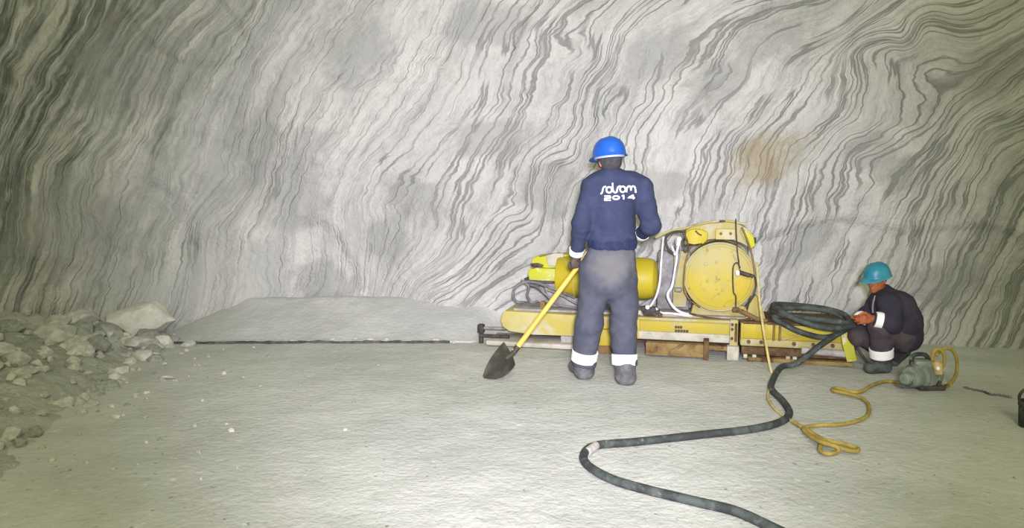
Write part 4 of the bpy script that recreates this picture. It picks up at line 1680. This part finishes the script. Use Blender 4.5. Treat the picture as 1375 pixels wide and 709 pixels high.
# --- motor lying along the frame behind the standing man
MY = FY + .26
mc0, mc1 = m(748, 376, MY), m(884, 374, MY)
MR = (m(870, 346, MY).z - m(870, 402, MY).z) / 2
cz = (m(870, 346, MY).z + m(870, 402, MY).z) / 2
Mm = Matrix.Translation((mc0.x, MY, cz)) @ Matrix.Rotation(PI / 2, 4, 'Y')
LL = mc1.x - mc0.x
bm = bmesh.new()
lathe(bm, [(MR * .55, 0), (MR * .95, .012), (MR, .04), (MR, LL - .13), (MR * .985, LL - .09), (MR * .9, LL - .04), (MR * .7, LL - .012), (MR * .4, LL), (0, LL)], Mm, 48)
motor = part('motor', bm, 'yellow_clean', smooth=0.6)
for k in range(2):
    xx = mc0.x + LL * (.3 + .45 * k)
    bm = bmesh.new()
    prism(bm, [(xx - .05, DZ), (xx - .05, cz - MR * .55), (xx + .05, cz - MR * .55), (xx + .05, DZ)], MY - MR * .8, MY + MR * .8, .008)
    part('motor_foot', bm, 'yellow_dusty', motor)
for k in range(3):
    xx = mc0.x + LL * (.2 + .2 * k)
    bm = bmesh.new()
    lathe(bm, [(MR * .98, -.012), (MR * 1.05, -.010), (MR * 1.05, .010), (MR * .98, .012)], Matrix.Translation((xx, MY, cz)) @ Matrix.Rotation(PI / 2, 4, 'Y'), 48)
    part('cooling_ring', bm, 'yellow', motor)
# gear case stepping down to the left
bm = bmesh.new()
prism(bm, poly_px([(709, 366), (712, 361), (722, 359), (750, 361), (772, 361), (778, 364), (778, 378), (712, 379)], MY - .05), MY - .08, MY + .16, .014)
gc = part('gear_case', bm, 'lime')
bm = bmesh.new()
prism(bm, poly_px([(713, 356), (716, 346), (724, 343), (748, 343), (752, 341), (768, 341), (785, 347), (785, 360), (735, 359), (720, 357)], MY), MY - .03, MY + .18, .014)
part('gear_cover', bm, 'lime', gc)
bm = bmesh.new()
prism(bm, poly_px([(733, 343), (744, 340), (757, 340), (757, 358), (736, 357)], MY - .045), MY - .055, MY + .0, .01)
part('cover_plate', bm, 'dust_light', gc)
bm = bmesh.new()
prism(bm, poly_px([(703, 374), (712, 376), (752, 378), (752, 381), (710, 380)], MY - .09), MY - .10, MY + .1, .004)
part('gear_lip', bm, 'dark', gc)
bm = bmesh.new()
prism(bm, poly_px([(712, 354), (722, 353), (730, 356), (728, 359), (714, 358)], MY - .04), MY - .05, MY + .05, .004)
part('gear_lip', bm, 'dark', gc)
bm = bmesh.new()
prism(bm, poly_px([(728, 380), (790, 380), (790, 418), (740, 412)], MY + .02), MY + .02, MY + .2, .012)
part('gear_pedestal', bm, 'dust', gc)


# --- hoses and cables fixed to the machine
def hose(pts, r, mat='hose_white', name='hose', parent=None, label=None):
    bm = bmesh.new()
    tube(bm, [m(*p) for p in pts], r, 10)
    return part(name, bm, mat, parent, label)


HY = FY + .12
hose([(891, 318, HY + .1), (888, 350, HY + .05), (886, 378, HY + .02), (881, 398, HY), (873, 412, HY - .03)], .0105, 'hose_white', label='pale curved hose')
hose([(909, 322, HY + .1), (909, 345, HY + .05), (905, 372, HY + .02), (902, 385, HY), (897, 394, HY), (898, 402, HY - .02), (905, 413, HY - .03), (916, 420, HY - .04), (930, 423, HY - .02)], .013, 'hose_white', label='pale curved hose')
hose([(902, 330, HY), (907, 342, HY), (911, 330, HY - .02), (914, 321, HY)], .012, 'hose_white', label='pale curved hose')
hose([(920, 312, HY), (908, 311, HY - .03), (897, 315, HY - .04), (894, 324, HY - .04), (898, 336, HY - .03), (904, 340, HY - .02)], .011, 'dark', label='dark looped hose')
hose([(917, 313, HY - .04), (922, 322, HY - .05), (924, 333, HY - .05), (921, 338, HY - .05), (917, 332, HY - .04), (916, 322, HY - .03)], .009, 'dark', label='dark looped hose')
hose([(914, 318, HY - .04), (913, 340, HY - .05), (909, 362, HY - .05), (906, 384, HY - .06), (911, 389, HY - .06)], .007, 'steel', label='thin grey hose')
hose([(928, 330, HY - .06), (921, 352, HY - .05), (919, 372, HY - .05), (919, 390, HY - .04), (927, 403, HY - .04), (940, 413, HY - .03)], .006, 'rust', label='thin brown cable')
bm = bmesh.new()
q = m(912, 321, HY - .05)
bmesh.ops.create_uvsphere(bm, u_segments=16, v_segments=10, radius=.022, matrix=Matrix.Translation(q))
cyl(bm, q, q + Vector((-.01, 0, -.06)), .016, seg=14, chamfer=.003)
part('hose_fitting', bm, 'bright', label='bright metal hose fitting')
bm = bmesh.new()
q = m(911, 389, HY - .06)
bx(bm, q, (.06, .05, .035), .01)
part('hose_clamp', bm, 'steel')
# hoses running over the nose
hose([(772, 400, HY), (752, 391, HY), (733, 384, HY), (718, 379, HY), (704, 379, HY), (692, 386, HY - .02), (689, 397, HY - .03), (694, 405, HY - .03), (704, 406, HY)], .0125, 'hose_grey', label='dusty dark hose curled over the nose')
hose([(700, 376, HY + .04), (710, 385, HY + .02), (708, 396, HY), (714, 406, HY), (722, 404, HY + .05)], .011, 'hose_grey', label='dusty dark hose curled over the nose')
hose([(790, 419, HY), (770, 413, HY), (750, 409, HY), (736, 398, HY + .02), (722, 386, HY + .03), (708, 381, HY + .05)], .0115, 'hose_grey', label='dusty dark hose curled over the nose')
hose([(800, 417, HY - .05), (775, 408, HY - .05), (755, 397, HY - .04), (735, 389, HY)], .010, 'steel', label='grey hose over the nose')
bm = bmesh.new()
q = m(717, 420, HY)
cyl(bm, (q.x, q.y, DZ - .01), (q.x, q.y, q.z + .03), .013, seg=10)
bx(bm, (q.x + .01, q.y, q.z + .01), (.07, .03, .022), .006)
part('valve_lever', bm, 'rust')
bm = bmesh.new()
q = m(729, 408, HY + .05)
bx(bm, (q.x, q.y, q.z - .01), (.05, .05, .07), .01)
part('valve_lever', bm, 'rust')
# valve group on the deck
q = m(873, 419, HY - .06)
bm = bmesh.new()
bx(bm, (q.x, q.y, DZ + .045), (.12, .09, .07), .012)
vb = part('valve_block', bm, 'dark')
for dx_, dz_, r_, mt in ((-.055, .085, .022, 'dark'), (-.02, .10, .018, 'bright'), (.03, .08, .024, 'dark'), (.07, .06, .020, 'dark'), (.09, .035, .022, 'rust_dark'), (-.09, .05, .020, 'dust_light')):
    bm = bmesh.new()
    c0 = Vector((q.x + dx_, q.y - .03, DZ + dz_ - .01))
    cyl(bm, c0 + Vector((0, -.035, 0)), c0 + Vector((0, .03, 0)), r_, seg=12, chamfer=.004)
    part('valve_knob', bm, mt, vb, 'bright valve knob' if mt == 'bright' else None)
hose([(880, 414, HY - .09), (888, 420, HY - .1), (902, 421, HY - .1), (925, 424, HY - .06)], .012, 'hose_white', label='pale curved hose')
hose([(925, 421, HY - .03), (960, 428, HY - .06), (990, 430, HY - .06), (1008, 428, HY - .05)], .010, 'rust_dark', 'cable')

# cable and connector hanging over the drum face
CY = DY - .05
hose([(988, 294, DY + .02), (988.5, 308, CY), (990, 335, CY), (992, 352, CY), (993, 361, CY)], .0055, 'dark', 'cable', drum)
hose([(994, 360, CY), (990, 353, CY), (985, 357, CY), (984, 372, CY), (985, 392, CY), (988, 398, CY), (988, 414, CY)], .0062, 'dark', 'cable', drum)
hose([(993, 362, CY), (999, 369, CY), (1006, 368, CY), (1013, 371, CY), (1015, 378, CY + .02), (1014, 390, CY + .02), (1008, 402, CY), (1001, 411, CY + .02)], .0065, 'dark', 'cable', drum)
bm = bmesh.new()
a, b = m(994, 366, CY - .01), m(1007, 370, CY - .01)
cyl(bm, a, b, .019, seg=12, chamfer=.004)
cyl(bm, b, b + (b - a) * .35, .013, seg=12)
cn = part('connector', bm, 'dark', drum)
bm = bmesh.new()
a = m(990, 366, CY - .005)
cyl(bm, a + Vector((0, -.004, .02)), a + Vector((.005, -.004, -.022)), .016, seg=12, chamfer=.004)
part('connector_cap', bm, 'bright', cn, 'bright connector cap')
hose([(996, 305, CY), (1003, 322, CY), (1009, 340, CY + .02), (1013, 362, CY + .03), (1015, 385, CY + .04)], .009, 'rust', 'strap', drum)
# rusty anchor bracket at the drum's right foot
bm = bmesh.new()
tube(bm, [m(986, 414, DY - .04), m(1000, 420, DY - .05), (m(1016, 428, DY - .05)), m(1030, 432, DY - .05)], .020, 8)
ab = part('anchor_arm', bm, 'rust')
bm = bmesh.new()
a = m(988, 416, DY - .05)
bx(bm, a, (.055, .05, .04), .01)
part('anchor_block', bm, 'rust_dark', ab)
bm = bmesh.new()
prism(bm, poly_px([(1000, 430), (1006, 408), (1014, 396), (1019, 400), (1024, 420), (1030, 432)], DY + .02), DY + .0, DY + .10, .008)
part('anchor_plate', bm, 'yellow_dusty', ab)
# ================================================================ HOSE, CORD, PUMP, BUCKET, CHAIN
HR = .034


def fl(px, py, r):
    q = G(px, py, r)
    return Vector((q.x, q.y, floor_z(q.x, q.y) + r))


# heavy black hose: from in front of the camera over the floor up to the coil on the machine
r = .0235
pts = [fl(1110, 742, r), fl(1045, 712, r), fl(990, 688, r), fl(935, 674, r), fl(870, 659, r), fl(822, 644, r), fl(790, 625, r), fl(784, 610, r), fl(800, 599, r), fl(850, 594, r),
       fl(900, 590, r), fl(950, 585, r), fl(1005, 578, r), fl(1045, 569, r), fl(1060, 556, r), fl(1052, 540, r), fl(1038, 526, r), fl(1036, 516, r)]
YE = 6.0
pts += [P(1048, 507, 5.80) + Vector((0, 0, .01)), P(1070, 488, 5.82), P(1100, 465, 5.86), P(1124, 449, 5.90), P(1140, 438, 5.93)]
pts[-5].z = max(pts[-5].z, .05)
coil = []
CX, CYY, CZ = (P(1090, 428, 6.12).x, 6.14, DZ + .055)
right = P(1140, 433, 5.95)
lft = P(1037, 421, 6.2)
ax = (right - lft) / 2
cc = (right + lft) / 2
side = Vector((0.03, .24, .035))
turns = [(1.0, .95, .0), (.97, 1.12, .02)]
n = 14
for k in range(2):
    sx, sy, dz = turns[k]
    for i in range(n):
        t = 2 * PI * (k * n + i) / n
        tt = (k * n + i) / (2 * n)
        bow = .05 * (1 - math.cos(t)) / 2
        coil.append(cc + ax * (math.cos(t) * sx) + side * (math.sin(t) * sy) + Vector((0, 0, dz + bow * .5 + .018 * math.sin(2 * t + k))))
last = [P(1042, 424, 6.12), P(1060, 439, 6.06), P(1085, 449, 5.99), P(1108, 453, 5.95), P(1128, 447, 5.91), P(1140, 436, 5.90), P(1146, 432, 5.92)]
bm = bmesh.new()
tube(bm, pts + coil[1:] + last, lambda t: .0235, 12, 6)
hs = thing('hose', 'thick black hose winding over the floor to a coil on the machine', 'hose', (0, 0, 0))
obj('hose_line', bm, M['black'], hs)
bm = bmesh.new()  # pale sleeve added to paint a patch of glare on the hose
a = pts[7]
tube(bm, [pts[7].lerp(pts[8], .25), pts[7].lerp(pts[8], .6), pts[8]], .0255, 12)
tag(obj('glare_sleeve', bm, M['dust'], hs), 'pale sleeve painting a spot of glare on the hose')

# thin yellow cord: from the drum down to the floor, along the hose, loops, on to the pump
rr = .0105
pA = [P(1016, 352, 6.25), P(1018, 375, 6.22), P(1020, 405, 6.12), P(1024, 435, 6.02), P(1029, 465, 5.92), P(1034, 492, 5.83), P(1038, 508, 5.75), fl(1034, 520, .012), fl(1031, 534, .012), fl(1040, 549, .012), fl(1056, 562, .012), fl(1072, 571, .014)]
bm = bmesh.new()
tube(bm, pA, .0105, 10)
tag(obj('cord', bm, M['rope_pale']), 'pale thin cord hanging from the drum down to the floor beside the black hose', 'cord')
pB = [fl(1066, 568, .015), fl(1082, 578, .015), fl(1105, 590, .02), fl(1135, 598, .02), fl(1152, 604, .02), fl(1146, 607, .03), fl(1122, 601, .04), fl(1098, 588, .035), fl(1102, 598, .02), fl(1101, 606, .02),
      fl(1112, 611, .02), fl(1124, 608, .02), fl(1124, 602, .045), fl(1108, 597, .05), fl(1090, 588, .035), fl(1079, 577, .02), fl(1098, 572, .015), fl(1130, 570, .015), fl(1155, 564, .015), fl(1166, 556, .015), fl(1166, 543, .015),
      fl(1156, 534, .02), fl(1136, 528, .025), fl(1118, 524, .016), fl(1124, 521, .016), fl(1145, 526, .016), fl(1158, 525, .016), fl(1170, 518, .016), fl(1186, 512, .016), fl(1200, 512, .016)]
PX, PYY = 1240, 520
pg = G(1238, 521)
pB += [P(1212, 514, pg.y - .03), P(1222, 511, pg.y)]
bm = bmesh.new()
tube(bm, pB, .0125, 10)
tag(obj('cord', bm, M['rope']), 'yellow cord looped on the floor and running to the grey-green pump', 'cord')

# grey-green pump
PY_ = pg.y
pump = thing('pump', 'small grey-green electric pump with black carrying handle and yellow cable loops on the floor', 'pump', (pg.x, PY_, floor_z(pg.x, PY_)))
O = Vector(pump.location)


def pp(px, py, dy=0.0):
    return P(px, py, PY_ + dy) - O


def ppart(name, bm, mat, parent=None, label=None):
    o = obj(name, bm, M[mat], parent or pump)
    if label:
        tag(o, label)
    return o


ctr = pp(1240, 503)
# main casing: lathed body with ribs, lying tilted towards the left
a, b = pp(1219, 507, -.05), pp(1251, 501, .08)
Mp, L = axis_matrix(a, b)
bm = bmesh.new()
R_ = .104
lathe(bm, [(0, 0), (R_ * .45, .0), (R_ * .7, .02), (R_ * .78, .06), (R_ * .8, .085), (R_ * .98, .10), (R_, .12), (R_, L - .02), (R_ * .9, L), (0, L)], Mp, 40)
ca = ppart('casing', bm, 'pump')
for k in range(5):
    bm = bmesh.new()
    h0 = .125 + k * (L - .15) / 5
    lathe(bm, [(R_ * .97, h0), (R_ * 1.07, h0 + .003), (R_ * 1.07, h0 + .010), (R_ * .97, h0 + .013)], Mp, 40)
    ppart('cooling_rib', bm, 'pump', ca)
bm = bmesh.new()
c_ = pp(1231, 488, -.02)
bx(bm, pp(1236, 489, .0), (.13, .12, .075), .02)
ppart('terminal_box', bm, 'pump')
bm = bmesh.new()
cyl(bm, pp(1222, 508, -.08), pp(1213, 509, -.12), .050, .040, 24, .008)
ppart('inlet', bm, 'pump')
bm = bmesh.new()
bx(bm, (ctr.x + .03, ctr.y, .020), (.19, .17, .034), .01)
for sx in (-1, 1):
    bx(bm, (ctr.x + .03 + sx * .06, ctr.y, .045), (.03, .13, .05), .008)
ppart('base', bm, 'dark', label='black base')
bm = bmesh.new()
tube(bm, [pp(1225, 489, -.03), pp(1224, 481, -.03), pp(1228, 476.5, -.02), pp(1236, 475.5, 0), pp(1243, 477, .01), pp(1246, 482, .02), pp(1246, 489, .02)], .0165, 12)
ppart('handle', bm, 'black', label='black carrying handle')
bm = bmesh.new()
tube(bm, [pp(1255, 499, 0), pp(1252, 485, -.02), pp(1254, 472, -.02), pp(1261, 469, -.02), pp(1267, 475, -.02), pp(1268, 487, -.02), pp(1262, 496, -.02), pp(1256, 502, 0)], .0125, 12)
ppart('cable_loop', bm, 'rope', label='small yellow cable loop')
bm = bmesh.new()
tube(bm, [pp(1257, 478, .03), pp(1263, 471, .03), pp(1272, 467.5, .02), pp(1281, 473, .02), pp(1285, 487, .02), pp(1284, 502, .02), pp(1277, 514, .02), pp(1268, 518.5, .0), pp(1258, 519, .0), pp(1254, 513, .0)], .012, 12)
ppart('cable_loop', bm, 'rope', label='large yellow cable loop')
bm = bmesh.new()
a = pp(1258, 486, -.05)
cyl(bm, a, a + Vector((.005, -.03, -.09)), .036, .028, 18, .006)
ppart('plug', bm, 'brass', label='pale brass plug')
bm = bmesh.new()
a = pp(1259.5, 495, -.10)
bmesh.ops.create_uvsphere(bm, u_segments=14, v_segments=8, radius=.016, matrix=Matrix.Translation(a))
ppart('plug_cap', bm, 'bright')
bm = bmesh.new()
tube(bm, [pp(1268, 518, .0), pp(1272, 516.5, -.05), pp(1277, 517, -.09)], .008, 8)
ppart('cable_end', bm, 'rope')

# black bucket half out of the frame
bg = G(1381, 573)
bkt = thing('bucket', 'black bucket with raised wire handle at the right edge of the floor', 'bucket', (bg.x, bg.y, floor_z(bg.x, bg.y)))
sc_ = bg.y / F
Hb = 36 * sc_
R0 = 13.5 * sc_
bm = bmesh.new()
lathe(bm, [(0, 0), (R0 * .86, 0), (R0 * .9, .004), (R0, Hb * .92), (R0 * 1.06, Hb * .93), (R0 * 1.06, Hb), (R0 * .95, Hb), (R0 * .82, .012), (0, .010)], Matrix.Identity(4), 40)
obj('pail', bm, M['black'], bkt)
bm = bmesh.new()
tube(bm, [(-R0 * 1.05, 0, Hb * .9), (-R0 * 1.16, 0, Hb * 1.18), (-R0 * .9, 0, Hb * 1.38), (-R0 * .3, 0, Hb * 1.5), (R0 * .3, 0, Hb * 1.5), (R0 * .9, 0, Hb * 1.38), (R0 * 1.16, 0, Hb * 1.18), (R0 * 1.05, 0, Hb * .9)], .009, 8)
obj('handle', bm, M['dark'], bkt)
for s in (-1, 1):
    bm = bmesh.new()
    cyl(bm, (s * R0 * .95, 0, Hb * .9), (s * R0 * 1.14, 0, Hb * .9), .016, seg=10, chamfer=.003)
    obj('ear', bm, M['dark'], bkt)

# thin chain lying on the floor
cp = catmull([G(1296, 521), G(1308, 524), G(1320, 526), G(1330, 530), G(1342, 531), G(1356, 534)], 10)
ch = thing('chain', 'thin dark chain lying on the floor between the pump and the bucket', 'chain', (cp[0].x, cp[0].y, floor_z(cp[0].x, cp[0].y)))
O3 = Vector(ch.location)
dist = [0]
for a, b in zip(cp, cp[1:]):
    dist.append(dist[-1] + (b - a).length)
step = .017
k = 0
d_ = 0.0
while d_ < dist[-1]:
    i = max(j for j in range(len(dist)) if dist[j] <= d_)
    i = min(i, len(cp) - 2)
    q = cp[i].lerp(cp[i + 1], (d_ - dist[i]) / max(1e-6, dist[i + 1] - dist[i]))
    q.z = floor_z(q.x, q.y) + .008
    u = (cp[i + 1] - cp[i]).normalized()
    v = Vector((-u.y, u.x, 0)) if k % 2 == 0 else Vector((0, 0, 1))
    bm = bmesh.new()
    ring = [q - O3 + u * (.014 * math.cos(2 * PI * j / 12)) + v * (.0075 * math.sin(2 * PI * j / 12)) for j in range(13)]
    tube(bm, ring, .0028, 6, smooth=False)
    obj('chain_link', bm, M['hose_grey'], ch)
    d_ += step
    k += 1
# ================================================================ LIGHT
def area(name, loc, target, size, power, color):
    l = bpy.data.lights.new(name, 'AREA')
    l.shape = 'DISK'
    l.size = size
    l.energy = power
    l.color = color
    o = bpy.data.objects.new(name, l)
    C.objects.link(o)
    o.location = loc
    o.rotation_euler = (Vector(target) - Vector(loc)).to_track_quat('-Z', 'Y').to_euler()
    return o


def spot(name, loc, target, angle, blend, power, color, radius=0.1):
    l = bpy.data.lights.new(name, 'SPOT')
    l.spot_size = math.radians(angle)
    l.spot_blend = blend
    l.energy = power
    l.color = color
    l.shadow_soft_size = radius
    o = bpy.data.objects.new(name, l)
    C.objects.link(o)
    o.location = loc
    o.rotation_euler = (Vector(target) - Vector(loc)).to_track_quat('-Z', 'Y').to_euler()
    return o


spot('camera_lamp', (0.05, -0.55, 1.74), P(705, 285, 7.0), 66, 1.0, 3300, (0.86, 0.825, 1.0), 0.14)
area('gallery_floodlight', (0.4, -3.2, 4.9), (-0.2, 6.0, 1.5), 1.8, 340, (1.0, 0.99, 0.64))
w = bpy.data.worlds.new('mine_air')
bpy.context.scene.world = w
w.use_nodes = True
w.node_tree.nodes['Background'].inputs[0].default_value = (0.95, 1.0, 0.66, 1)
w.node_tree.nodes['Background'].inputs[1].default_value = 0.35

sc = bpy.context.scene
sc.view_settings.view_transform = 'Standard'
sc.view_settings.look = 'None'
sc.view_settings.gamma = 1.0
sc.view_settings.use_curve_mapping = False
sc.view_settings.exposure = 0.0
